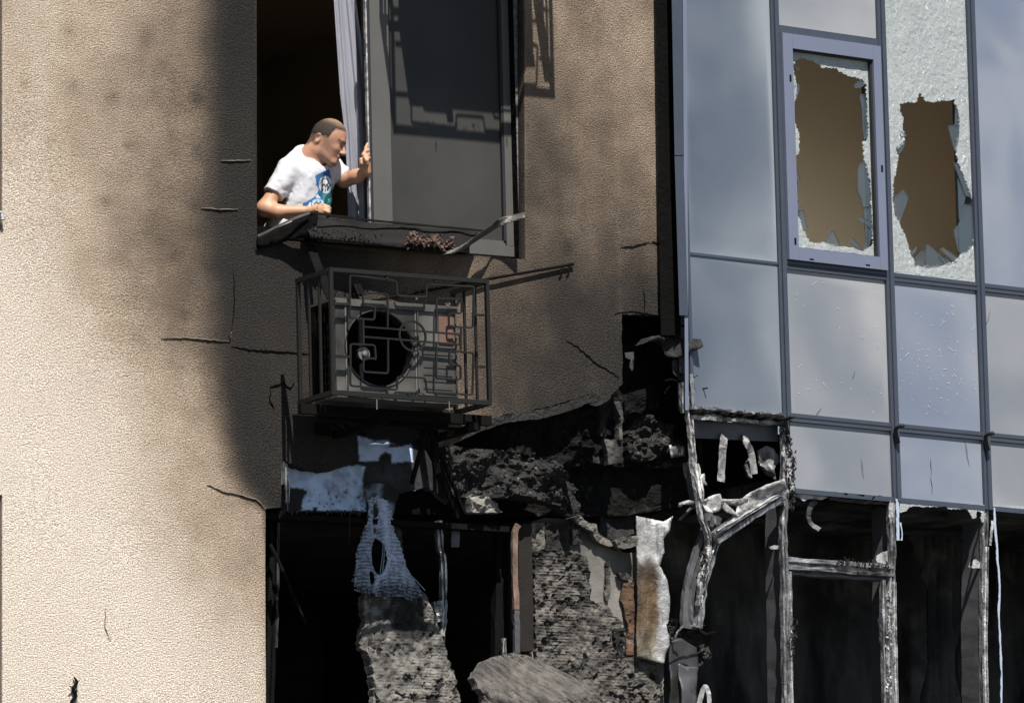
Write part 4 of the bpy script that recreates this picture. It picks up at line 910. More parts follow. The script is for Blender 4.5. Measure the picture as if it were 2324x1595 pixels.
# deep burnt room behind the right part, mottled
u0, u1 = CUR.to2(1500, 1300)[0]+.05, sM[5]
br = thing('burnt_room', 'burnt out room with blackened mottled walls behind the bare frames', 'room', CUR.to3(u0, tbot, 1.6))
M['mottle'] = mat('mottled_soot', (.075, .074, .073), .95, var=(1.5, 1.0), dark=(.006, .006, .006), bump=(6, .3, .02), spec=.1, alt=((.16, .155, .15), 2.6, .60), streak=((3, 3, .8), .9, .45, (.008, .008, .008)))
tT2 = tT['D']-.03
for nm, a in (('back_wall', (u0, tbot-1.5, u1, tT2+.6, 1.2, 1.25)), ('side_wall', (u0-.05, tbot-1.5, u0-.001, tT2, .75, 1.2)), ('side_wall', (u1+.001, tbot-1.5, u1+.05, tT2, .19, 1.2)), ('ceiling', (sM[1]-.02, tT2+.005, u1, tT2+.12, .165, 1.2)),('ceiling', (u0, tT2+.005, sM[1]-.021, tT2+.12, .9, 1.2)), ('ceiling', (u0+.3, tT['C']+.02, sM[1]-.03, tT['C']+.12, .5, 1.2)), ('floor', (u0, tbot-1.6, u1, tbot-1.501, .19, 1.2))):
    bm = BM(); fbox(bm, CUR, *a); obj(nm, bm, M['mottle'], br)
plate('burnt_curtain', 'charred remains of a curtain just visible deep behind the right-hand frames', 'curtain', ZQ, [(330,420),(500,330),(690,440),(700,900),(660,1300),(690,1650),(420,1650),(480,1200),(470,800)], .9, 'mottle', lambda px, py: .02*np.sin(px*.35), .03, 5, 20)

# ------------------------------------------------------------------ left opening: frame remains
lo = thing('bare_window', 'remains of the burnt frame in the lower left opening', 'window frame', P(620, 1600, .2))
def fm(name, fn, pts, w, d, m, par=lo, jit=.003): return member(name, pts, w, d, m, par, FAC, fn, jit)
fm('side_post', ZL, [(122,600,.16),(118,900,.16),(100,1300,.16),(85,1700,.16)], .06, .05, 'rod')
fm('post_edge', ZL, [(138,640,.15),(137,900,.15),(130,1300,.15)], .012, .02, 'zinc')
fm('thin_post', ZL, [(990,630,.10),(998,780,.10),(1012,850,.10),(1015,1080,.10),(1012,1180,.10),(1004,1290,.10)], .034, .03, 'alu', jit=.004)
fm('thin_post_foot', ZL, [(1018,1090,.08),(1014,1180,.08),(1006,1240,.08)], .022, .02, 'ash', jit=.002)
fm('lock_case', ZL, [(960,1085,.09),(1006,1080,.09)], .06, .03, 'alu', jit=.002)
fm('lock_case', ZL, [(975,1140,.09),(1012,1135,.09)], .05, .03, 'ash', jit=.002)
fm('inner_post', ZM, [(438,690,.22),(432,900,.22),(428,1100,.22),(425,1400,.22)], .11, .05, 'rod', jit=.003)
fm('inner_post_edge', ZM, [(432,1250,.15),(432,1420,.15)], .02, .02, 'alu', jit=.004)
tag(sheet('hanging_scrap', M['zinc'], rag(mp(ZL, [(1052,690),(1075,668),(1095,690),(1092,770),(1052,772)]), 1, 6, True, 111), FAC.off(.12), .006, .03, bend=lambda s, t, px, py: .01*fbm(s*8, t*8)), 'small grey scrap hanging from the lintel right of the thin post', 'scrap')
bm = BM(); tube(bm, dens([P(*ZL(95, 755), .10), P(*ZL(190, 960), .06), P(*ZL(235, 1070), .05), P(*ZL(285, 1175), .04)], .05), .010, 6, jit=.003); tag(obj('charred_stick', bm, M['rod']), 'thin charred stick leaning inside the lower left opening', 'stick')

# ------------------------------------------------------------------ pier with ribbed adhesive, bare concrete and rusty flashing
pier = thing('pier', 'scorched pier with ribbed adhesive and bare grey concrete between the openings', 'pier', P(1340, 1600, .14))
sheet('concrete_core', M['concrete'], rag(mp(ZM, [(575,640),(640,615),(780,620),(830,600),(860,640),(915,655),(930,700),(1010,750),(1060,800),(1135,800),(1270,1300),(1275,1700),(575,1700)]), 2.5, 6, True, 121), FAC.off(.15), .25, .025, disp=lambda s, t, px, py: .006*fbm(s*9, t*9),
      soot=lambda s, t, px, py: np.clip(.35+.5*fbm(s*5, t*5, 3.)+.5*sstep(1260, 1200, py), 0, .9), parent=pier, edge_soot=.8)
M['adhesive2'] = mat('ribbed_adhesive_left', (.27, .25, .22), .92, var=(20, .7), dark=(.04, .036, .032), bump=(60, .9, .012), sootk=(18, .45), alt=((.38, .35, .24), 2.6, .70))
def crumb(s, t, seed, k=1.0, rib=.5):
    """combed mortar: shallow wavering ribs, broken by crumbs and torn pits"""
    a = np.clip(.5+fbm(s*6, t*6, 3.), 0, 1)
    return k*(.0018*rib*2*np.sin(t*2*np.pi/.0178+1.5*s+2.2*fbm(s*3, t*3, seed))*a + .016*np.maximum(0, fbm(s*15, t*15, seed, 4)) + .010*fbm(s*42, t*42, seed+2, 2) - .012*sstep(.22, .36, fbm(s*22-t*14, t*16+s*12, seed, 3)))
ribs = lambda s, t, px, py: crumb(s, t, 5., 1.1, .6)
rs = lambda base: (lambda s, t, px, py: np.clip(base+.18+.25*fbm(s*5, t*5, 5., 4)+.45*fbm(s*26-t*16, t*22+s*10, 5., 4)-.08*np.sin(t*2*np.pi/.0178+1.5*s+2.2*fbm(s*3, t*3, 5.))*np.clip(.5+fbm(s*6, t*6, 3.), 0, 1)+.4*(fbm(s*22-t*14, t*16+s*12, 5., 3) > .30)+.4*sstep(1330, 1230, py), 0, 1))
sheet('adhesive_bed', M['adhesive2'], rag(mp(ZM, [(590,790),(660,800),(760,790),(870,820),(885,900),(890,1050),(960,1070),(1000,1120),(1060,1180),(1000,1210),(1005,1300),(1060,1350),(1130,1350),(1225,1380),(1262,1500),(1285,1700),(600,1700),(595,1320)]), 3.5, 6, True, 122, .7), FAC.off(.12), .028, .008, disp=ribs, soot=rs(.40), parent=pier, edge_soot=.85)
sheet('adhesive_bed', M['adhesive2'], rag(mp(ZM, [(568,650),(640,640),(645,780),(575,800)]), 2, 6, True, 123, .7), FAC.off(.125), .024, .016, disp=ribs, soot=rs(.0), parent=pier, edge_soot=.6)
sheet('adhesive_bed', M['adhesive2'], rag(mp(ZM, [(650,640),(775,640),(770,790),(650,790)]), 3, 6, True, 124, .7), FAC.off(.12), .03, .016, disp=ribs, soot=rs(.7), parent=pier, edge_soot=.9)
sheet('adhesive_bed', M['adhesive2'], rag(mp(ZM, [(965,850),(990,840),(992,1000),(975,1060),(960,1040)]), 2, 6, True, 125, .7), FAC.off(.135), .014, .016, disp=ribs, soot=rs(.5), parent=pier, edge_soot=.9)
sheet('adhesive_bed', M['adhesive2'], rag(mp(ZM, [(780,640),(830,650),(835,760),(785,755)]), 3, 6, True, 126, .7), FAC.off(.125), .02, .016, disp=ribs, soot=rs(.6), parent=pier, edge_soot=.9)
sheet('adhesive_bed', M['adhesive2'], rag(mp(ZM, [(1012,1200),(1060,1195),(1075,1290),(1020,1300)]), 3, 6, True, 127, .7), FAC.off(.11), .03, .016, disp=ribs, soot=rs(.8), parent=pier, edge_soot=.9)
sheet('adhesive_bed', M['adhesive2'], rag(mp(ZM, [(1030,905),(1085,905),(1110,940),(1075,945),(1045,935)]), 2, 5, True, 128, .7), FAC.off(.11), .03, .016, disp=ribs, soot=rs(.6), parent=pier, edge_soot=.9)
M['return'] = mat('brown_return', (.018, .014, .012), .9, var=(12, .7), dark=(.009, .007, .006), bump=(110, 1.0, .006), attr=False)
sheet('side_return', M['return'], rag(mp(ZM, [(505,690),(530,645),(568,650),(576,700),(585,1320),(512,1320)]), 1, 8, True, 129), FAC.off(.10), .2, .03, parent=pier)
M['copper'] = mat('scorched_strip', (.25, .165, .125), .6, .1, var=(12, .95), dark=(.05, .035, .028), bump=(40, .4, .004), attr=False)
strip('edge_trim', None, None, [(502,650,.06),(485,700,.07),(484,900,.07),(492,1100,.07)], .034, 'copper', FAC, .02, fn=ZM, parent=pier)
strip('edge_trim', None, None, [(492,1105,.07),(494,1200,.07),(495,1330,.07)], .034, 'zinc', FAC, .02, fn=ZM, parent=pier)
# rust stained flashing strip
M['rust'] = mat('rust_flashing', (.46, .455, .45), .5, .2, var=(16, .7), bump=(24, .9, .012), attr=False, paint=True, streak=((40, 40, 5), .7, .52, (.05, .048, .045)), rvar=.15)
def rustcol(s, t, px, py):
    n1, n2 = fbm(s*9, t*9, 2., 4), fbm(s*16, t*7, 5., 4)
    stops = [1170, 1255, 1285, 1320, 1360, 1420, 1470, 1520]
    cols = np.array([(.46, .46, .46), (.40, .39, .38), (.07, .047, .033), (.085, .055, .036), (.20, .125, .065), (.24, .165, .095), (.31, .28, .22), (.16, .13, .10)])
    yy = py+n1*45; c = np.stack([np.interp(yy, stops, cols[:, k]) for k in range(3)], 1)
    e = sstep(1484, 1496, px+n2*14)[:, None]; c = c*(1-e)+np.array((.42, .425, .43))*e
    d = (.5+.5*sstep(-.35, .1, n2))[:, None]; return np.clip(c*d, 0, 1)
fs = sheet('rusty_flashing', M['rust'], rag(mp(ZM, [(1128,605),(1160,612),(1215,622),(1255,640),(1300,612),(1280,690),(1255,730),(1262,800),(1240,870),(1270,950),(1288,1060),(1292,1290),(1275,1330),(1262,1390),(1130,1350),(1130,1000)]), 1.2, 6, True, 131), FAC.off(.07), .006, .018,
     bend=lambda s, t, px, py: .045*sstep(1478, 1512, px)*(1-.4*sstep(1340, 1400, py))+.016*fbm(s*9, t*9, 3., 3), smooth=True, colour=rustcol)
tag(fs, 'pale metal flashing strip with orange rust on the right edge of the pier', 'flashing')
coal('rusty_render', 'brown rusty crust left of the pale flashing strip', 'render piece', mp(ZM, [(1060,960),(1128,950),(1128,1345),(1075,1340),(1080,1200),(1062,1100),(1045,1050)]), .125, .02, 20, 'rustcrust', 132, .016, .02, dk(.2, .6, 12, 3.), 2) if 'rustcrust' in M else None
M['rustcrust'] = mat('rust_crust', (.13, .078, .046), .95, var=(16, .8), dark=(.06, .035, .02), bump=(60, .9, .01), alt=((.26, .24, .21), 7, .60))
coal('rusty_render', 'brown rusty crust left of the pale flashing strip', 'render piece', mp(ZM, [(1060,960),(1128,950),(1128,1345),(1075,1340),(1080,1200),(1062,1100),(1045,1050)]), .125, .02, 20, 'rustcrust', 132, .016, .02, dk(.1, .6, 12, 3.), 2)
coal('cement_lump', 'grey ledge of mortar on top of the pier beside the flashing', 'mortar', mp(ZM, [(1015,735),(1060,715),(1128,712),(1125,765),(1060,780),(1030,770)]), .06, .03, 18, 'wool', 133, .016, .08, dk(.1, .5, 14, 3.), 2)
coal('mortar_edge', 'bright broken mortar along the sloping top edge of the pier', 'mortar', mp(ZM, [(790,615),(830,600),(862,640),(915,650),(925,700),(985,735),(1012,760),(985,770),(915,735),(890,690),(840,665)]), .10, .03, 16, 'wool', 134, .016, .06, dk(-.05, .6, 14, 5.), 2)
F = sheet('burnt_sheeting', M['char'], rag(mp(ZM, [(930,420),(985,400),(1050,500),(1080,560),(1125,600),(1120,700),(1010,740),(930,700)]), 2, 6, True, 135), FAC.off(.32), .02, .03, disp=lumps(.06, 6, 4), soot=dk(.6, .5, 6, 8.)); tag(F, 'dark bluish burnt sheeting behind the top of the pier', 'sheeting')

# ------------------------------------------------------------------ hanging slab of insulation and its mesh
hang = thing('hanging_insulation', 'torn insulation slab hanging by its mesh in the lower left opening', 'insulation', P(930, 1600, .1))
hb = lambda s, t, px, py: -.05+.10*sstep(1330, 1600, py)+.02*np.cos((px-930)/100*1.6)
M['adhesive3'] = mat('slab_ribs', (.36, .34, .305), .92, var=(22, .6), dark=(.10, .094, .085), bump=(60, .9, .010), sootk=(18, .45))
hsl = lambda s, t, px, py: np.clip(.60+.18*fbm(s*4, t*4, 9., 4)+.42*fbm(s*26-t*16, t*22+s*10, 9., 4)-.08*np.sin(t*2*np.pi/.0178+1.5*s+2.2*fbm(s*3, t*3, 6.))*np.clip(.5+fbm(s*6, t*6, 3.), 0, 1)+.45*(fbm(s*22-t*14, t*16+s*12, 6., 3) > .30)+.55*np.exp(-((px-925)/50)**2-((py-1400)/60)**2)+.4*sstep(1370, 1330, py), 0, 1)  # the dark blob puts the cage's cast shadow into the slab's stain
sl = sheet('slab', M['adhesive3'], rag(mp(ZL, [(640,1000),(665,962),(760,985),(900,985),(935,1020),(960,1080),(980,1150),(1010,1290),(1050,1440),(1100,1700),(640,1700),(632,1500),(620,1400),(615,1300),(640,1180),(632,1080)]), 3, 6, True, 141, .7), FAC.off(.04), .09, .0075, disp=lambda s, t, px, py: crumb(s, t, 6., 1.0, .5), bend=hb, soot=hsl, parent=hang, edge_soot=.3)
sheet('foam_edge', M['wool'], rag(mp(ZL, [(640,1000),(612,1020),(605,1080),(612,1140),(600,1190),(578,1260),(575,1300),(605,1330),(618,1420),(625,1700),(690,1700),(668,1500),(652,1380),(640,1200),(660,1100)]), 3, 5, True, 142, .8), FAC.off(.05), .06, .014, disp=lumps(.03, 18, 7), bend=hb, soot=dk(-.1, .7, 14, 4.), parent=hang, edge_soot=.2)
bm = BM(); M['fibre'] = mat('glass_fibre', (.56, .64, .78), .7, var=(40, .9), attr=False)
def strand(a, b, c, r=.0024, d=.08, n=4):
    m_ = [P(*ZL(*q), d+random.uniform(-.015, .015)) for q in (a, b, c)]
    tube(bm, spline(m_, n), r, 4)
for i in range(14):                            # warp threads fan out from the neck
    u = i/13; x0_ = 620+110*u+random.uniform(-4, 4)
    if u < .38: xm, xe = 561+u*200, 540+u*190
    else: xm, xe = 690+(u-.38)*110, 655+(u-.38)*420
    ye = 1000+random.uniform(-30, 25) if u < .38 else 985+random.uniform(-10, 25)
    strand((x0_, 560+random.uniform(-20, 20)), (xm+random.uniform(-14, 14), 790+random.uniform(-40, 40)), (xe+random.uniform(-14, 14), ye), r=random.choice((.0016, .0022, .0034)))
for k in range(48):                            # weft threads, sagging
    y = 636+k*7.6+random.uniform(-7, 7); v = k/47; sag = random.uniform(8, 30); c0, c1 = random.choice((0, 0, .2)), random.choice((1, 1, .75, .55))
    xl_ = np.interp(y, [640, 800, 960, 1000], [612, 560, 535, 552])+random.uniform(-16, 4); xr_ = np.interp(y, [640, 700, 730, 830, 950], [735, 660, 628, 622, 620])
    xl_, xr_ = xl_+(xr_-xl_)*c0, xl_+(xr_-xl_)*c1; strand((xl_, y-4), ((xl_+xr_)/2, y+sag*.5), (xr_, y+sag), random.choice((.0014, .002, .003)))
    xl_ = np.interp(y, [640, 720, 860, 960], [640, 690, 700, 655]); xr_ = np.interp(y, [640, 800, 900, 990], [735, 770, 830, 880])
    xl_, xr_ = xl_+(xr_-xl_)*(1-c1), xl_+(xr_-xl_)*(1-c0); strand((xl_, y+4), ((xl_+xr_)/2, y+sag*.8), (xr_, y+random.uniform(0, 22)), random.choice((.0014, .002, .003)))
obj('mesh_strands', bm, M['fibre'], hang)
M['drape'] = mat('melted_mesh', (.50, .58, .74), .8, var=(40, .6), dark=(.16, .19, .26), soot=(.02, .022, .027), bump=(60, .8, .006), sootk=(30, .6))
def drape_soot(s, t, px, py):
    xz = (px-572.6)/.4298; yz = (py-909.4)/.4298; c = np.abs(xz-np.where(xz < 625, 590, 740))
    arcs = np.sin((yz-.006*c*c*np.where(xz < 625, .8, .35)+14*fbm(s*7, t*7, 3.))*2*np.pi/19)
    edge = np.exp(-((xz-np.interp(yz, [560, 700, 830, 960], [690, 705, 720, 660]))/16)**2)
    return np.clip(.50+.33*arcs+.45*fbm(s*9, t*4, 5.)-.45*edge+.35*sstep(930, 1010, yz), 0, 1)
sheet('mesh_drape', M['drape'], rag(mp(ZL, [(600,520),(660,500),(735,540),(748,640),(775,760),(812,870),(880,985),(905,1020),(850,1050),(760,1030),(690,1040),(640,1010),(606,1030),(572,1000),(545,950),(556,860),(570,760),(598,680),(610,600)]), 3.2, 4, True, 146, .8), FAC.off(.045), .005, .010,
      holes=[rag(mp(ZL, [(650,722),(672,735),(692,770),(703,830),(695,880),(672,925),(655,900),(632,860),(628,800),(638,750)]), 2.2, 4, True, 147, .8), rag(mp(ZL, [(618,895),(640,905),(652,940),(640,968),(618,955),(610,920)]), 1.6, 4, True, 148, .8)],
      bend=lambda s, t, px, py: .03*fbm(s*6, t*4, 2.)+.012*np.sin(px*.16), smooth=True, soot=drape_soot, parent=hang, edge_soot=.6)
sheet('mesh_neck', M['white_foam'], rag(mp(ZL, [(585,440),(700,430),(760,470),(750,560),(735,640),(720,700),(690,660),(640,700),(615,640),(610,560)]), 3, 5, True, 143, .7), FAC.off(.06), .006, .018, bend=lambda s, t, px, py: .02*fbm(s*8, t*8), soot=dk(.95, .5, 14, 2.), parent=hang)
sheet('mesh_fold', M['wool'], rag(mp(ZL, [(700,640),(750,620),(790,700),(802,850),(770,820),(740,740)]), 2, 5, True, 144, .6), FAC.off(.09), .006, .018, bend=lambda s, t, px, py: .03*fbm(s*6, t*6), soot=dk(.7, .4, 10, 3.), parent=hang)
# curled slab at the bottom
M['adhesive4'] = mat('curled_slab', (.155, .142, .128), .92, var=(10, .75), dark=(.05, .046, .042), bump=(38, 1.0, .018), sootk=(18, .45))
cs = sheet('fallen_insulation', M['adhesive4'], rag(mp(ZM, [(225,1470),(260,1440),(350,1365),(440,1335),(520,1318),(600,1335),(700,1400),(800,1490),(860,1560),(930,1700),(240,1700),(262,1560),(232,1530)]), 2.5, 6, True, 151, .6), FAC.off(-.16), .07, .008,
     disp=lambda s, t, px, py: .010*fbm(s*16-t*12, s*50+t*60, 2., 3)+.012*fbm(s*7, t*7, 4., 3), bend=lambda s, t, px, py: -.08+.22*sstep(1480, 1620, py+np.abs(px-1190)*.25), soot=lambda s, t, px, py: np.clip(.38+.35*fbm(s*5, t*5, 6., 3)+.55*fbm(s*16-t*12, s*50+t*60, 2., 3)+.35*fbm(s*30, t*30, 4., 3), 0, 1), edge_soot=.3)
tag(cs, 'curled slab of scorched insulation at the bottom edge between the openings', 'insulation')
# ================================================================== AIR CONDITIONER IN ITS CAGE
def ZG(x, y): return 639.9+.24289*x, 572.6+.24289*y
YF, CD = -.694, .39
CF = FAC.off(YF)
def G(x, y): return CF.to2(*ZG(x, y))
cs0, cs1, ct0, ct1 = -1.552, -.546, 7.759, 8.460
cage = thing('cage', 'black iron cage with square scrollwork around the air conditioner under the window', 'cage', (cs0, YF, ct0))
def cb(name, s0, t0, s1, t1, d0, d1, par=cage, m='cage', w=.002, base=None):
    bm = BM(); fbox(bm, base or CF, s0, t0, s1, t1, d0, d1); bevel_all(bm, w); return obj(name, bm, M[m], par)
pw = .021
cb('post', cs0, ct0, cs0+.021, ct1, 0, .020); cb('post', cs1-.021, ct0, cs1, ct1, 0, .024)
cb('post', cs0+.002, ct0, cs0+.022, ct1-.027, CD-.02, CD); cb('post', cs1-.024, ct0+.03, cs1-.002, ct1-.027, CD-.02, CD)
cb('rail', cs0+.022, ct1-.022, cs1-.022, ct1, .001, .022); cb('rail', cs0+.022, ct0, cs1-.022, ct0+.026, .001, .022)
for s in (cs0, cs1-.026):
    cb('rail', s+.001, ct1-.026, s+.025, ct1, .027, CD+.004); cb('rail', s+.001, ct0, s+.025, ct0+.026, .027, CD+.004)
cb('rail', cs0+.026, ct0, cs1-.026, ct0+.026, CD-.02, CD+.004)
for k in (.135, .255):
    for s in (cs0+.006, cs1-.018): cb('bar', s, ct0+.028, s+.013, ct1-.028, k, k+.013)
cb('stub', G(1805, 575)[0], G(1850, 580)[1]-.006, cs1-.027, G(1850, 580)[1]+.006, .006, .018); cb('stub', G(1815, 1060)[0], G(1850, 1062)[1]-.006, cs1-.027, G(1850, 1062)[1]+.006, .006, .018)
def scroll(pts, rr=.014, w=.0098):
    """square bar bent with small radii in the plane of the grille"""
    q = [Vector((*G(*p), 0)) for p in pts]; out = [q[0]]
    for a, b, c in zip(q, q[1:], q[2:]):
        r = min(rr, (a-b).length*.45, (c-b).length*.45); e0, e1 = b+(a-b).normalized()*r, b+(c-b).normalized()*r
        out += [e0, e0.lerp(b, .55).lerp(b.lerp(e1, .45), .5), e1]
    out.append(q[-1]); bm = BM()
    sweep(bm, [CF.to3(v.x, v.y, .012) for v in out], rect(w, w), jit=.0006); obj('scrollwork', bm, M['cage'], cage)
for pts in ([(990,620),(990,700)][:0] or [(642,600),(645,205),(1075,262),(1087,400),(1358,412),(1360,292),(1803,315),(1795,700),(1570,688),(1568,566),(1690,562),(1688,430),(1455,424),(1452,742)],
            [(642,560),(642,608),(872,626),(880,505),(768,486),(770,372),(998,386),(996,705)], [(768,618),(770,850)],
            [(770,690),(1080,714),(1672,762),(1676,860),(1080,808),(772,784)], [(1685,700),(1680,905)],
            [(875,1000),(886,985),(770,988),(770,1110),(1000,1126),(1000,806)], [(886,985),(876,862),(650,850),(648,1240),(1085,1280),(1088,1156),(1350,1170),(1364,1300),(1790,1326),(1802,936),(1575,914),(1572,1040),(1680,1056),(1678,1186),(1450,1172),(1454,850)]):
    scroll(pts)
for a, b in (((988,200),(990,250)), ((1440,236),(1440,270)), ((494,474),(642,482)), ((494,964),(650,972)), ((990,1278),(992,1325)), ((1455,1312),(1455,1345))): scroll([a, b], w=.014)
bm = BM(); c = G(1228, 778); ring = []
for i in range(49):
    a = 2*math.pi*i/48; ring.append(CF.to3(c[0]+.0825*math.cos(a), c[1]+.0825*math.sin(a), .010))
sweep(bm, ring, rect(.0105, .0105)); obj('ring', bm, M['cage'], cage)
# carrying bars and arms under the cage
br_ = thing('support_bracket', 'black steel bracket carrying the cage from below', 'bracket', (cs0, -.3, ct0-.1))
B1 = FAC.off(-.50); a, b = B1.to2(*ZG(180, 1440)), B1.to2(*ZG(1958, 1462))
cb('cross_bar', a[0], a[1]-.035, b[0], a[1]+.020, 0, .04, br_, 'rod', base=B1)
B2 = FAC.off(-.42); a2, b2 = B2.to2(*ZG(340, 1518)), B2.to2(*ZG(1678, 1530))
cb('cross_bar', a2[0], a2[1]-.03, b2[0], a2[1]+.02, 0, .04, br_, 'rod', base=B2)
for k, px in ((760, 960), (968, 960)):
    s = FAC.to2(k, 960)[0]; cb('arm', s-.02, a[1]-.075, s+.02, a[1]-.036, -.56, .07, br_, 'rod', base=FAC)
for x0_, y0_ in ((885, 1372), (1562, 1390)):
    p = CF.at(*ZG(x0_, y0_), -.005); bm = BM(); sweep(bm, [p, p+Vector((0, 0, -.055))], rect(.006, .004)); obj('bolt', bm, M['steel'], br_)
# the unit itself
ac = thing('air_conditioner', 'burnt grey air conditioner with an empty fan opening inside the cage', 'air conditioner', (cs0, YF+.2, ct0+.03))
YA = .064; AF = FAC.off(YF+YA)
A0 = AF.to2(*ZG(505, 880)); A1 = AF.to2(*ZG(1632, 940)); at1 = AF.to2(*ZG(1000, 480))[1]; at0 = AF.to2(*ZG(1000, 1345))[1]
as0, as1 = A0[0], A1[0]; AD = .29
ah = lambda x, y: AF.to2(*ZG(x, y))
fc = ah(905, 900); fr_ = .213
hole = [proj(AF.to3(fc[0]+fr_*math.cos(2*math.pi*i/56), fc[1]+fr_*math.sin(2*math.pi*i/56))) for i in range(56)]
rectp = [proj(AF.to3(*q)) for q in ((as0, at0), (as1, at0), (as1, at1), (as0, at1))]
acs = lambda s, t, px, py: np.clip(.68+.4*fbm(s*6, t*6, 3.)+.2*sstep(1000, 850, px)*sstep(860, 700, py)-.38*sstep(940, 960, px)*sstep(795, 770, py)-.3*np.exp(-((py-880)/16)**2)*sstep(1000, 930, px)+.35*np.exp(-((np.hypot(s-fc[0], t-fc[1])-.18)/.03)**2)*sstep(8.05, 8.2, t), 0, .95)
seam = None
sheet('front_panel', M['steel'], rectp, AF, .012, .012, holes=[hole], disp=seam, soot=acs, parent=ac, edge_soot=.7, jitter=.1)
M['steel2'] = mat('sooted_casing', (.10, .096, .088), .5, .1, var=(7, .8), dark=(.03, .028, .026), bump=(40, .2, .003), attr=False)
cb('top_plate', as0-.004, at1+.001, as1+.004, at1+.012, -.006, AD, ac, 'steel2', base=AF); cb('front_lip', as0-.003, at1-.028, as1+.003, at1-.0, -.014, -.0065, ac, 'steel2', base=AF)
cb('base_plate', as0-.006, at0-.022, as1+.006, at0-.001, -.012, AD, ac, 'steel2', base=AF); cb('side_panel', as1-.012, at0, as1, at1, .013, AD, ac, 'steel', base=AF)
cb('back_coil', as0, at0, as1, at1, AD-.03, AD, ac, 'black', base=AF); cb('divider', fc[0]+.222, at0, fc[0]+.232, at1, .014, AD-.031, ac, 'black', base=AF)
cb('corner_post', as0, at0, as0+.012, at1, .013, .04, ac, 'steel', base=AF); cb('corner_post', as0, at0, as0+.012, at1, AD-.06, AD-.031, ac, 'rod', base=AF)
for k in range(5): cb('side_grille', as0+.002, at0, as0+.006, at1, .06+.035*k, .063+.035*k, ac, 'rod', base=AF, w=.001)
for k in range(9): cb('side_grille', as0-.001, at0+.05*k+.02, as0+.002, at0+.05*k+.023, .041, AD-.06, ac, 'rod', base=AF, w=.0008)
bm = BM(); rg = [AF.to3(fc[0]+(fr_-.002)*math.cos(2*math.pi*i/64), fc[1]+(fr_-.002)*math.sin(2*math.pi*i/64), .0) for i in range(65)]
sweep(bm, rg, [(-.006, -.055), (.003, -.055), (.004, .006), (0, .008), (-.006, .004)]); obj('fan_shroud', bm, M['cage'], ac)
for y in (938, 1060, 1130, 1190, 1260):
    a, b = ah(1318, y-12), ah(1590, y+4); bm = BM(); fbox(bm, AF, a[0], a[1]-.001, b[0], a[1]+.0025, -.012, -.0085); bevel_all(bm, .002); obj('louvre', bm, M['steel2'], ac)
a, b = ah(1462, 850), ah(1590, 605); M['label'] = mat('scorched_label', (.15, .085, .066), .6, var=(14, .5), attr=False); cb('label', a[0], a[1], b[0], b[1], -.0085, -.0055, ac, 'label', base=AF, w=.0008)
for x, nm in ((596, 'pressed_edge'), (1248, 'pressed_edge')):
    a = ah(x, 900); cb(nm, a[0]-.004, at0+.01, a[0]+.004, at1-.03, -.006, -.0005, ac, 'steel', base=AF, w=.002)
a, b = ah(1275, 1325), ah(1612, 560)
bm = BM(); sweep(bm, [AF.to3(*q, -.008) for q in ((a[0], a[1]), (b[0], a[1]), (b[0], b[1]), (a[0], b[1]), (a[0], a[1]-.004))], rect(.008, .008)); obj('panel_rim', bm, M['steel2'], ac)
for k, (r, d0, d1, m) in enumerate(((.042, .10, .20, 'rod'), (.036, .085, .099, 'steel'), (.018, .065, .084, 'alu'))):
    c = ah(840, 925); bm = BM(); p0, p1 = AF.to3(*c, d0), AF.to3(*c, d1); tube(bm, [p0, p1], r, 20); obj('motor' if k == 0 else ('motor_hub' if k == 1 else 'shaft'), bm, M[m], ac, k < 0)
for x in (690, 885):
    a, b = ah(x, 1250), ah(x, 560); bm = BM(); fbox(bm, AF, a[0]-.01, a[1], a[0]+.01, b[1], .16, .175); obj('motor_bracket', bm, M['steel2'], ac)
bm = BM()
for i in range(70):
    x = random.uniform(560, 1300); y = 1335+random.uniform(-14, 8); c = CF.at(*ZG(x, y), random.uniform(.0, .05)); s = random.uniform(.004, .012)
    v = [bm.verts.new(c+Vector((random.uniform(-1.6, 1.6), random.uniform(-1, 1), random.uniform(-.7, .7)))*s) for _ in range(4)]
    for t in ((0,1,2),(0,2,3),(0,3,1),(1,3,2)): bm.faces.new([v[q] for q in t])
bmesh.ops.recalc_face_normals(bm, faces=bm.faces[:]); o = obj('burnt_flakes', bm, M['char'], cage); o['kind'] = 'stuff'
# the same set on the floor above: it throws the shadow over the window
a, b = CF.to2(1113, 920), CF.to2(1337, -269); mv = Vector((b[0]-a[0], 0, b[1]-a[1]))
for root, lab in ((cage, 'iron cage of the floor above, out of the picture over the window'), (ac, 'air conditioner of the floor above, out of the picture over the window'), (br_, 'bracket under the cage of the floor above')):
    c = copy_tree(root); c.location = root.location+mv+(Vector((.06, 0, .09)) if root is ac else Vector()); c['label'] = lab
    if root is br_:
        for ch in list(c.children):
            if ch.name.startswith('cross_bar'): bpy.data.objects.remove(ch)
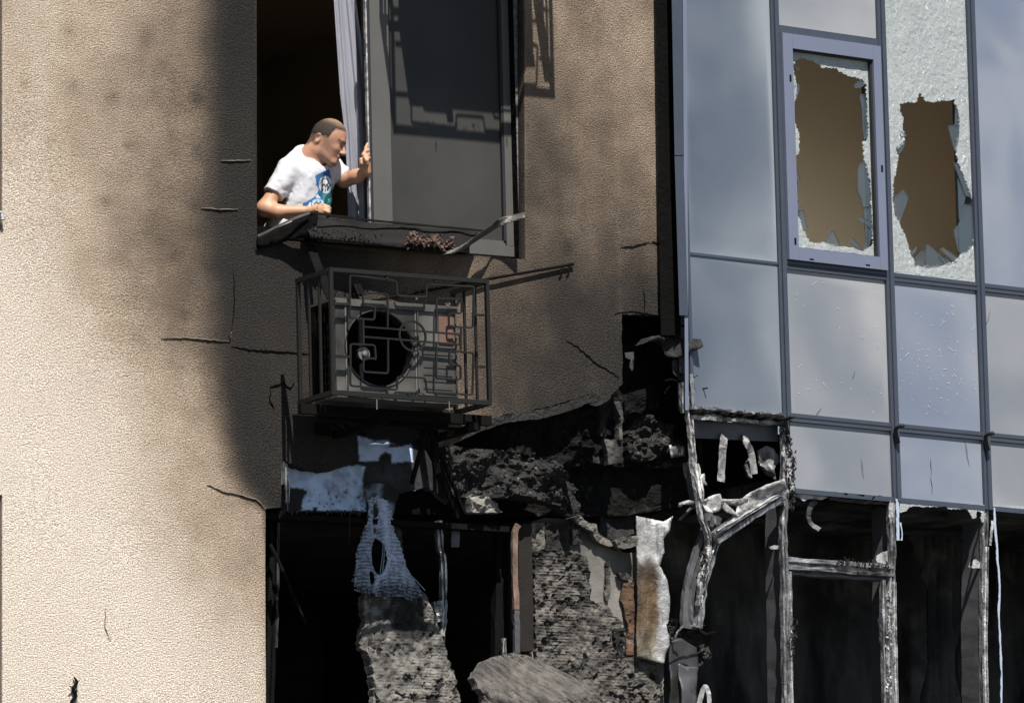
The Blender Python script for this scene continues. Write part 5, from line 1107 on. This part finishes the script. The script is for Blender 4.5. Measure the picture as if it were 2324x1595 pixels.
# hoses, bars and clips round the bracket
for i, (pts, d) in enumerate((([(425,98),(440,130),(470,155),(500,160)], -.10), ([(475,92),(490,120),(520,150),(560,170),(600,176)], -.12), ([(530,78),(570,98),(610,108),(655,100)], -.14))):
    bm = BM(); tube(bm, spline([P(*ZL(x, y), d) for x, y in pts], 6), .011, 8); tag(obj('hose', bm, M['rod'], None, True), ['leftmost short black hose loop under the bracket', 'middle black hose loop under the bracket', 'upper right black hose loop under the bracket'][i], 'hose')
bm = BM(); sweep(bm, [P(*ZL(375, 75), -.02), P(*ZL(370, 178), -.02)], rect(.085, .03)); tag(obj('upright_stub', bm, M['rod']), 'black upright stub under the left end of the bracket', 'stub')
for pts, w_, lab in (([(890,120,-.25),(905,190,-.2),(985,360,-.10),(1088,612,-.02)], .035, 'black double bar leaning from the bracket down to the lintel'), ([(942,95,-.3),(905,200,-.26),(870,330,-.2),(842,436,-.12)], .02, 'thin black bar hanging crooked from the bracket'),
                     ([(955,90,-.2),(962,200,-.18),(968,330,-.16),(975,380,-.14)], .04, 'short black upright bar behind the leaning double bar')):
    bm = BM(); q = dens([P(*ZL(x, y), d) for x, y, d in pts], .06); sweep(bm, q, rect(w_, .02), jit=.001)
    if w_ == .035: sweep(bm, [p+Vector((.03, -.02, .02)) for p in q], rect(.016, .02), jit=.001)
    tag(obj('loose_bar', bm, M['rod']), lab, 'bar')
rodt = thing('loose_rod', 'long thin black rod lying aslant behind the top of the cage', 'rod', P(1302, 599, -.16))
bm = BM(); tube(bm, dens([P(1302, 599, -.016), P(1112, 632, -.03), P(765, 697, -.06)], .1), .0085, 8); obj('rod', bm, M['rod'], rodt)
for x, y in ((1275, 605), (1292, 601)):
    bm = BM(); tube(bm, [P(x, y, -.02), P(x+1, y+7, -.02), P(x-4, y+14, -.02)], .006, 6); obj('rod_hook', bm, M['rod'], rodt)
bm = BM(); q = dens([P(703, 553, -.07), P(722, 606, -.16), P(758, 690, -.24)], .05); sweep(bm, q, rect(.055, .008), jit=.001); tag(obj('shadow_strip', bm, M['rod']), 'dark flat strip standing in for a shadow between the sill and the cage', 'strip')  # added dark strip in place of a slanting shadow on the wall
bm = BM()
for x in (676, 712): sweep(bm, [P(*ZG(x, 300), -.03), P(*ZG(x+40, 400), -.05)], rect(.022, .02))
tag(obj('wall_anchor', bm, M['rod']), 'small black double anchor on the wall inside the top of the cage', 'anchor')
# ================================================================== BENT SILL
sill = thing('window_sill', 'bent blackened metal sill torn loose under the open window', 'sill', P(*Z1(800, 1480), -.05))
def z1p(pts): return [Z1(*p) for p in pts]
sheet('sill_sheet', M['sill'], rag(z1p([(428,1266),(620,1292),(800,1316),(1100,1348),(1465,1376),(1445,1420),(1330,1500),(1215,1528),(1000,1502),(800,1472),(600,1452),(408,1432),(402,1340)]), .5, 9, True, 201), FAC.off(-.09), .005, .014,
      bend=lambda s, t, px, py: -.05+.11*sstep(490, 545, py-(px-703)*.075)+.035*fbm(s*4, t*4, 3.)+.008*np.sin(px*.05), smooth=True, soot=lambda s, t, px, py: np.clip(.3+.5*fbm(s*7, t*7, 2.), 0, .9), parent=sill)
sheet('sill_shadow', M['black'], rag(z1p([(118,1410),(432,1272),(412,1432),(300,1440),(122,1488)]), .5, 9, True, 202), FAC.off(-.02), .005, .03, bend=lambda s, t, px, py: .015*fbm(s*5, t*5, 8.)+.10*sstep(586, 700, px), smooth=True, parent=sill)  # black sheet put in for the shadow under the lip
bm = BM(); sweep(bm, dens([P(*Z1(122, 1408), -.05), P(*Z1(250, 1345), -.10), P(*Z1(340, 1302), -.13), P(*Z1(432, 1270), -.14)], .03), rect(.012, .008), jit=.0008); obj('sill_lip', bm, M['winframe'], sill)
bm = BM(); sweep(bm, dens([P(*Z1(430, 1268), -.12), P(*Z1(800, 1316), -.09), P(*Z1(1465, 1377), -.06)], .05), rect(.012, .012), jit=.001); obj('sill_lip', bm, M['sill'], sill)
M['flap'] = mat('sill_flap', (.095, .088, .08), .5, .2, var=(10, .7), dark=(.06, .055, .05), bump=(30, .4, .006), sootk=(10, .6))
sheet('sill_flap', M['flap'], rag(z1p([(1200,1527),(1230,1505),(1300,1480),(1440,1392),(1560,1310),(1612,1285),(1722,1262),(1716,1300),(1660,1318),(1590,1345),(1450,1432),(1330,1500),(1260,1522)]), .6, 7, True, 203), FAC.off(-.16), .004, .014,
      bend=lambda s, t, px, py: .05*np.sin((px+py)*.06)+.02*fbm(s*9, t*9), smooth=True, soot=lambda s, t, px, py: np.clip(.55*sstep(1070, 1170, px)+.4*fbm(s*8, t*8, 5.), 0, .9), parent=sill)
# crumbled mud / melted foam on it
M['mud'] = mat('scorched_crumbs', (.15, .095, .075), .95, var=(30, .8), dark=(.03, .022, .02), bump=(80, .9, .008), attr=False)
bm = BM()
for i in range(190):
    u = random.random(); x = 1010+u*280; y = 1425+u*30+random.gauss(0, 16); c = P(*Z1(x, y), -.16-random.uniform(0, .05)); s = random.uniform(.006, .017)
    v = [c+Vector((random.uniform(-1, 1), random.uniform(-1, 1), random.uniform(-1, 1)))*s for _ in range(8)]
    vv = [bm.verts.new(p) for p in v]; r = bmesh.ops.convex_hull(bm, input=vv)
    bmesh.ops.delete(bm, geom=[e for e in r['geom_interior'] if isinstance(e, bmesh.types.BMVert)], context='VERTS')
o = obj('foam_crumbs', bm, M['mud']); tag(o, 'heap of brown scorched foam crumbs on the bent sill', 'crumbs', None, 'stuff')
bm = BM()
for i in range(70):
    u = random.random(); x = 440+u*430; y = 1375+u*45+random.gauss(0, 14); c = P(*Z1(x, y), -.17); s = random.uniform(.004, .011)
    vv = [bm.verts.new(c+Vector((random.uniform(-1, 1), random.uniform(-1, 1), random.uniform(-1, 1)))*s) for _ in range(6)]; bmesh.ops.convex_hull(bm, input=vv)
o = obj('char_crumbs', bm, M['char']); tag(o, 'black charred crumbs stuck along the bent sill', 'crumbs', None, 'stuff')

# ================================================================== THE MAN AT THE WINDOW
def ZP(x, y): return 564.2+.18474*x, 235.8+.18474*y
PF = Frame(P(665, 475, .12), -CAM_A); KU = .000462
def J(x, y, d): return PF.at(*ZP(x, y), d)
HD = .17                                         # depth of the head's middle
f_ = (J(1385, 530, HD)-J(985, 400, HD)).normalized(); h_ = (J(1110, 20, HD)-J(985, 400, HD)).normalized(); lat = f_.cross(h_).normalized()*-1
if lat.dot(PF.n) < 0: lat = -lat
turn = Matrix.Rotation(R(-9), 3, h_); f_ = turn @ f_; lat = turn @ lat   # face turned a little towards the street
HC = J(985, 400, HD); HR = [list(f_), list(h_), list(lat)]
def Hh(a, b, c=0): return HC+(f_*a+h_*b+lat*c)*KU        # head coordinates in photo-ish units: forward, up, away from the camera
lo_, hi_ = J(60, 1500, .0), J(1560, 120, .5)
lo_ = Vector((min(lo_.x, hi_.x)-.12, -.16, 7.98)); hi_ = Vector((max(J(1560, 500, .3).x, 0)+.05 if False else J(1560, 500, .3).x+.05, .75, J(960, 120, .17).z+.03))
B = Field(lo_, hi_, .0055)
B.ell(HC, [218*KU, 222*KU, 168*KU], .01, HR)
B.ell(Hh(75, -150), [132*KU, 175*KU, 118*KU], .02, HR)                    # face
B.ell(Hh(-20, -150), [120*KU, 120*KU, 125*KU], .02, HR)                   # jaw hinge
for c in (-48, 48): B.cone(Hh(-20, -215, c*1.5), Hh(140, -290, c*.6), 48*KU, 42*KU, .02)   # jaw line
B.ell(Hh(150, -290), [48*KU, 42*KU, 52*KU], .02, HR)                      # chin
B.cone(Hh(192, -20, -55), Hh(192, -20, 55), 24*KU, 24*KU, .015)           # brow
for c in (-62, 62): B.ell(Hh(205, -85, c), [36*KU, 28*KU, 36*KU], .008, HR, sub=True)      # eye sockets
for c in (-62, 62): B.ell(Hh(172, -88, c), [22*KU, 20*KU, 24*KU], .004, HR)
for c in (-66, 66): B.ell(Hh(135, -130, c), [42*KU, 36*KU, 36*KU], .02, HR)                # cheeks
B.cone(Hh(205, -60), Hh(252, -150), 17*KU, 26*KU, .008); B.cone(Hh(225, -158, -20), Hh(225, -158, 20), 20*KU, 20*KU, .006)   # nose
B.cone(Hh(196, -213, -28), Hh(196, -213, 28), 17*KU, 17*KU, .006); B.cone(Hh(190, -243, -24), Hh(190, -243, 24), 18*KU, 18*KU, .006)   # lips
B.ell(Hh(205, -228), [20*KU, 4*KU, 34*KU], .003, HR, sub=True)
for c in (-1, 1):                                                         # ears
    B.ell(Hh(-92, -85, c*158), [46*KU, 66*KU, 26*KU], .006, HR); B.ell(Hh(-80, -80, c*188), [28*KU, 44*KU, 22*KU], .004, HR, sub=True)
B.cone(Hh(-95, -150), J(740, 760, .19), 128*KU, 150*KU, .03)              # neck
B.cone(J(780, 560, .15), J(640, 700, .17), 90*KU, 120*KU, .03)
B.cone(J(700, 830, .20), J(560, 1300, .22), 200*KU, 210*KU, .03); B.cone(J(470, 860, .10), J(900, 800, .30), 110*KU, 120*KU, .03)
# near arm
B.cone(J(450, 900, .06), J(205, 1265, .01), 88*KU, 92*KU, .02); B.cone(J(195, 1290, .01), J(350, 1325, -.01), 92*KU, 90*KU, .03); B.cone(J(350, 1325, -.01), J(765, 1308, -.02), 88*KU, 50*KU, .02)
def hand(palm, fingers, thumb, k=.006, r=21):
    (a, b, ra) = palm
    B.cone(J(*a), J(*b), ra*KU, ra*1.05*KU, .015)
    for f in fingers+[thumb]:
        p = [J(*q) for q in f]
        for i in range(len(p)-1): B.cone(p[i], p[i+1], (r*(1.12-.10*i))*KU, (r*(1.02-.10*i))*KU, .004)
B.cone(J(765, 1308, -.02), J(830, 1296, -.025), 50*KU, 52*KU, .015)
hand(((830, 1290, -.03), (875, 1288, -.03), 50), [[(860,1258,-.05),(930,1246,-.06),(985,1266,-.06),(1003,1286,-.055)], [(865,1283,-.06),(935,1278,-.075),(985,1300,-.075),(998,1318,-.07)],
      [(860,1308,-.06),(930,1310,-.08),(978,1330,-.08),(990,1348,-.07)], [(850,1325,-.06),(910,1338,-.075),(950,1356,-.07),(962,1370,-.06)]], [(830,1270,-.005),(890,1258,.0),(940,1270,.0)])
# far arm: elbow hangs low, hand on the edge of the sash
B.cone(J(1060, 770, .33), J(1165, 930, .34), 100*KU, 92*KU, .02); B.cone(J(1190, 925, .33), J(1330, 890, .29), 92*KU, 88*KU, .03); B.cone(J(1330, 890, .29), J(1440, 830, .245), 84*KU, 60*KU, .02)
B.cone(J(1440, 830, .245), J(1445, 770, .235), 56*KU, 50*KU, .015)
hand(((1445, 770, .235), (1450, 715, .225), 46), [[(1440,690,.225),(1428,620,.22),(1438,545,.225),(1462,490,.235)], [(1430,690,.205),(1408,625,.20),(1430,585,.205),(1474,568,.225)],
      [(1440,715,.195),(1430,665,.185),(1448,630,.195),(1476,622,.215)], [(1455,740,.19),(1450,695,.18),(1466,668,.19),(1484,662,.21)]], [(1425,765,.215),(1385,730,.20),(1378,680,.20)], r=24)
# hips and legs behind the wall
hip = J(480, 1560, .26); fl_ = zs-.75
for c in (-.09, .09):
    kn = Vector((hip.x-.05, hip.y+.10+c, fl_+.42)); an = Vector((hip.x-.06, hip.y+.16+c, fl_+.07)); hp = hip+Vector((0, c, 0))
    B.cone(hp, kn, .085, .06, .02); B.cone(kn, an, .055, .04, .02)
B.cone(J(560, 1300, .22), hip, .12, .13, .03)
me, vv = B.mesh('person')
def paint_skin(v):
    px, py = proj_np(v); d = (v-np.array(HC)) @ np.array([list(f_), list(h_), list(lat)]).T/KU
    col = np.tile(np.array((.43, .235, .145)), (len(v), 1)); a, b, c = d.T
    hd = (np.abs(a) < 330) & (b > -330) & (b < 260)
    def blend(mask, c2, k): col[mask] = col[mask]*(1-k)+np.array(c2)*k
    blend(hd, (.38, .195, .13), .8)  # head toned darker, with the face's shade put into the skin colour
    blend(hd & (b < -120+10*np.sin(a/30)) & (a > -30), (.24, .15, .115), .45)
    blend(hd & (b < 60) & (b > -120) & (a > -30) & (a < 60) & (np.abs(c) > 60), (.30, .18, .13), .35)
    blend(hd & (np.hypot(a-228, b+150) < 34), (.40, .17, .125), .4)                       # stubble
    blend(hd & (np.hypot(a-200, (b+228)*1.6) < 24), (.20, .085, .065), .75)
    blend(hd & (np.abs(b+30-.0) < 16) & (a > 150) & (np.abs(c) > 22), (.10, .06, .04), .75)   # eyebrows
    blend(hd & (np.abs(b+88) < 9) & (a > 168) & (np.abs(np.abs(c)-62) < 24), (.05, .03, .025), .8)
    col *= (1+.16*fbm(v[:, 0]*28, v[:, 1]*28, v[:, 2]*28)[:, None]*np.array((.6, 1, 1.1)))
    g_ = np.interp(a, [-260, -190, -130, -70, -20, 40, 62, 90, 150, 200, 260], [-190, -165, -120, -45, -30, -40, 30, 95, 112, 118, 125])
    hb_ = (hd*sstep(-38, 6, b-g_+22*fbm(a/16, b/16, c/16)))[:, None]*.85; col = col*(1-hb_)+np.array((.05, .036, .027))*hb_
    return np.clip(col*(1+.10*fbm(v[:, 0]*60, v[:, 1]*60, v[:, 2]*60)[:, None]), 0, 1)
def setpaint(me, col):
    at = me.attributes.new('paint', 'FLOAT_COLOR', 'POINT'); at.data.foreach_set('color', np.c_[col, np.ones(len(col))].astype(np.float32).ravel())
setpaint(me, paint_skin(vv))
M['skin'] = mat('skin', (.5, .3, .2), .5, var=None, attr=False, paint=True, spec=.35); M['skin'].node_tree.nodes['Principled BSDF'].inputs['Subsurface Weight'].default_value = .08
M['skin'].node_tree.nodes['Principled BSDF'].inputs['Subsurface Radius'].default_value = (.01, .004, .002)
man = obj('person', me, M['skin']); tag(man, 'man in a white t-shirt with a blue print leaning out of the open window', 'person')
# hair: a close-cropped cap following the skull
Hf = Field(HC-Vector((.14,)*3), HC+Vector((.14,)*3), .0032)
def hairfn(x, y, z):
    q = [(x-HC[0])*HR[i][0]+(y-HC[1])*HR[i][1]+(z-HC[2])*HR[i][2] for i in range(3)]; ax = [(220)*KU, (224)*KU, (170)*KU]
    k0 = np.sqrt(sum((q[i]/ax[i])**2 for i in range(3))); k1 = np.sqrt(sum((q[i]/ax[i]**2)**2 for i in range(3)))+1e-9
    e = k0*(k0-1)/k1; a, b, c = q[0]/KU, q[1]/KU, q[2]/KU; b = b+16*vnoise(a/14, b/14, c/14)+9*vnoise(a/6, b/6, c/6)
    g = np.interp(a, [-260, -190, -130, -70, -20, 40, 62, 90, 150, 200, 260], [-190, -165, -120, -45, -30, -40, 30, 95, 112, 118, 125])
    return np.maximum(e, (g-b)*KU*.7)
Hf.put(hairfn, HC-Vector((.12,)*3), HC+Vector((.12,)*3), .0005)
hm, hv = Hf.mesh('hair'); d = (hv-np.array(HC)) @ np.array(HR).T/KU
hc = np.tile(np.array((.030, .022, .017)), (len(hv), 1)); thin = sstep(110, 215, d[:, 1]+.12*d[:, 0])*.75
hc = hc*(1-thin[:, None])+np.array((.27, .165, .10))*thin[:, None]; hc *= (1+.35*fbm(hv[:, 0]*150, hv[:, 1]*150, hv[:, 2]*150, 2)[:, None]); setpaint(hm, np.clip(hc, 0, 1))
M['hair'] = mat('cropped_hair', (.05, .03, .02), .85, var=None, attr=False, paint=True, bump=(400, .6, .002))
obj('hair', hm, M['hair'], man)
# t-shirt
T_ = Field(lo_, hi_, .005)
def capped(F_, a, b, ra, rb, k, cap=(False, True)):
    a, b = np.array(a), np.array(b); L = np.linalg.norm(b-a); n = (b-a)/L
    def fn(x, y, z):
        t = (x-a[0])*n[0]+(y-a[1])*n[1]+(z-a[2])*n[2]; r2 = np.sqrt(np.maximum((x-a[0])**2+(y-a[1])**2+(z-a[2])**2-t*t, 0)); tt = np.clip(t/L, 0, 1)
        d = np.sqrt(r2**2+(t-tt*L)**2)-(ra+(rb-ra)*tt); return np.maximum(d, t-L) if cap[1] else d
    r = max(ra, rb); F_.put(fn, np.minimum(a, b)-r, np.maximum(a, b)+r, k)
s1, s2 = J(545, 800, .09), J(300, 1125, .03)
T_.cone(J(715, 865, .13), J(650, 1280, .15), 205*KU, 235*KU, .04); T_.cone(J(830, 830, .26), J(760, 1290, .27), 235*KU, 235*KU, .04)
T_.cone(J(650, 620, .19), J(520, 810, .12), 118*KU, 165*KU, .04); T_.cone(J(880, 780, .28), J(1010, 800, .33), 150*KU, 130*KU, .04)
capped(T_, J(500, 830, .09), J(298, 1118, .03), 165*KU, 132*KU, .03)
capped(T_, J(1020, 760, .33), J(1140, 880, .345), 140*KU, 122*KU, .03)
T_.cone(J(640, 1280, .2), hip, 250*KU, 250*KU, .03)
# folds
X, Y, Zz = np.meshgrid(*[T_.lo[a]+np.arange(T_.n[a])*T_.h for a in range(3)], indexing='ij', sparse=True)
near = np.abs(T_.v) < .03; ix = np.argwhere(near); wv = T_.lo+ix*T_.h
px, py = proj_np(wv); zx, zy = (px-564.2)/.18474, (py-235.8)/.18474
fold_ = .0045*np.sin((zx*.75+zy*.55)/46+3*fbm(zx/160, zy/160, wv[:, 1]*6))*sstep(.0, .5, fbm(zx/220, zy/220, wv[:, 1]*4, 2)+.35)+.0010*fbm(zx/50, zy/50, wv[:, 1]*15)
fold_ = fold_*np.where(zx < 480, 1.3, 1.0)
T_.v[near] += fold_.astype(np.float32)
nk0, nk1 = np.array(J(880, 560, .17)), np.array(J(755, 765, .19))
def neckfn(x, y, z):
    ab = nk1-nk0; L = np.linalg.norm(ab); n = ab/L; t = (x-nk0[0])*n[0]+(y-nk0[1])*n[1]+(z-nk0[2])*n[2]
    r2 = np.sqrt(np.maximum((x-nk0[0])**2+(y-nk0[1])**2+(z-nk0[2])**2-t*t, 0)); return np.maximum(r2-158*KU, t-L*.93)
T_.put(neckfn, np.minimum(nk0, nk1)-.14, np.maximum(nk0, nk1)+.10, .006, sub=True)
tm_, tv = T_.mesh('t_shirt')
def poly(v, *p): return inside(v[0], v[1], p)
def paint_shirt(v):
    px, py = proj_np(v); q = ((px-564.2)/.18474, (py-235.8)/.18474); dd = (v-np.array(PF.o)) @ np.array(PF.n)
    c = np.tile(np.array((.50, .51, .54)), (len(v), 1)); ok = dd < .34
    def put(m, k): c[m & ok] = k
    put(poly(q, (815,880),(990,795),(1010,880),(1035,1000),(1040,1080),(1010,1200),(1000,1300),(690,1300),(660,1225),(770,1165),(830,1120),(862,1050),(835,990)), (.035, .13, .33))
    put(poly(q, (860,1050),(1035,990),(1040,1080),(1000,1300),(900,1300),(915,1200)), (.05, .22, .30))
    put(poly(q, (915,1205),(960,1110),(1035,1050),(1035,1120),(985,1180),(940,1240)), (.015, .07, .06))
    put(((q[0]-945)/82)**2+((q[1]-990)/108)**2 < 1, (.62, .66, .72))
    put(((q[0]-850)/75)**2+((q[1]-1225)/62)**2 < 1, (.45, .58, .66)); put(poly(q, (725,1250),(760,1205),(770,1290),(735,1295)), (.75, .78, .8)); put(poly(q, (820,1150),(850,1110),(890,1160)), (.7, .75, .8))
    def line(pts, w_, k):
        put(polydist(q[0], q[1], pts, False) < w_, k)
    line([(900,1010),(905,935),(930,915),(965,925),(985,975),(1015,1005)], 7, (.01, .012, .015)); line([(898,1070),(905,1010),(925,985),(950,1020),(965,975),(980,1040),(1000,1000)], 7, (.01, .012, .015))
    line([(905,1075),(915,1040)], 6, (.01, .012, .015)); line([(940,1080),(945,1045)], 6, (.01, .012, .015)); line([(970,1060),(975,1030)], 6, (.01, .012, .015))
    line([(810,1225),(840,1200),(855,1230),(885,1205)], 7, (.02, .04, .06)); line([(820,1255),(870,1250)], 6, (.02, .04, .06))
    line([(985,1170),(1000,1230),(975,1280)], 9, (.10, .42, .55))
    return c
setpaint(tm_, paint_shirt(tv)); M['shirt'] = mat('cotton', (.8, .8, .8), .85, var=None, attr=False, paint=True, bump=(220, .25, .002), spec=.2)
obj('t_shirt', tm_, M['shirt'], man)
# collar rib and sleeve hem
def ringtube(name, c, n, r, th, m, sq=1.0):
    n = Vector(n).normalized(); a = n.orthogonal().normalized(); b = n.cross(a); bm = BM()
    tube(bm, [c+(a*math.cos(t)+b*math.sin(t)*sq)*r for t in [2*math.pi*i/28 for i in range(29)]], th, 6); return obj(name, bm, m, man, True)
M['rib'] = mat('rib_knit', (.78, .79, .82), .85, var=None, attr=False, bump=(300, .4, .002))
# trousers and belt line
Pn = Field(lo_, hi_, .009)
Pn.cone(J(520, 1450, .22), hip, 205*KU, 215*KU, .02)
for c in (-.09, .09):
    kn = Vector((hip.x-.05, hip.y+.10+c, fl_+.42)); an = Vector((hip.x-.06, hip.y+.16+c, fl_+.09)); Pn.cone(hip+Vector((0, c, 0)), kn, .10, .08, .03); Pn.cone(kn, an, .078, .065, .02)
Pn.cone(J(330, 1490, .14), J(560, 1480, .16), 95*KU, 110*KU, .02)
pm, _ = Pn.mesh('trousers'); M['denim'] = mat('light_trousers', (.50, .50, .52), .9, var=(12, .3), attr=False); obj('trousers', pm, M['denim'], man)
# ground far below
bm = BM(); v = [bm.verts.new(p) for p in ((-300,-300,0),(300,-300,0),(300,300,0),(-300,300,0))]; bm.faces.new(v)
M['asphalt'] = mat('asphalt', (.09, .088, .085), .9, var=(2, .4), bump=(40, .3, .01), attr=False)
o = obj('ground', bm, M['asphalt']); o['kind'] = 'structure'; o['label'] = 'asphalt ground in front of the building'
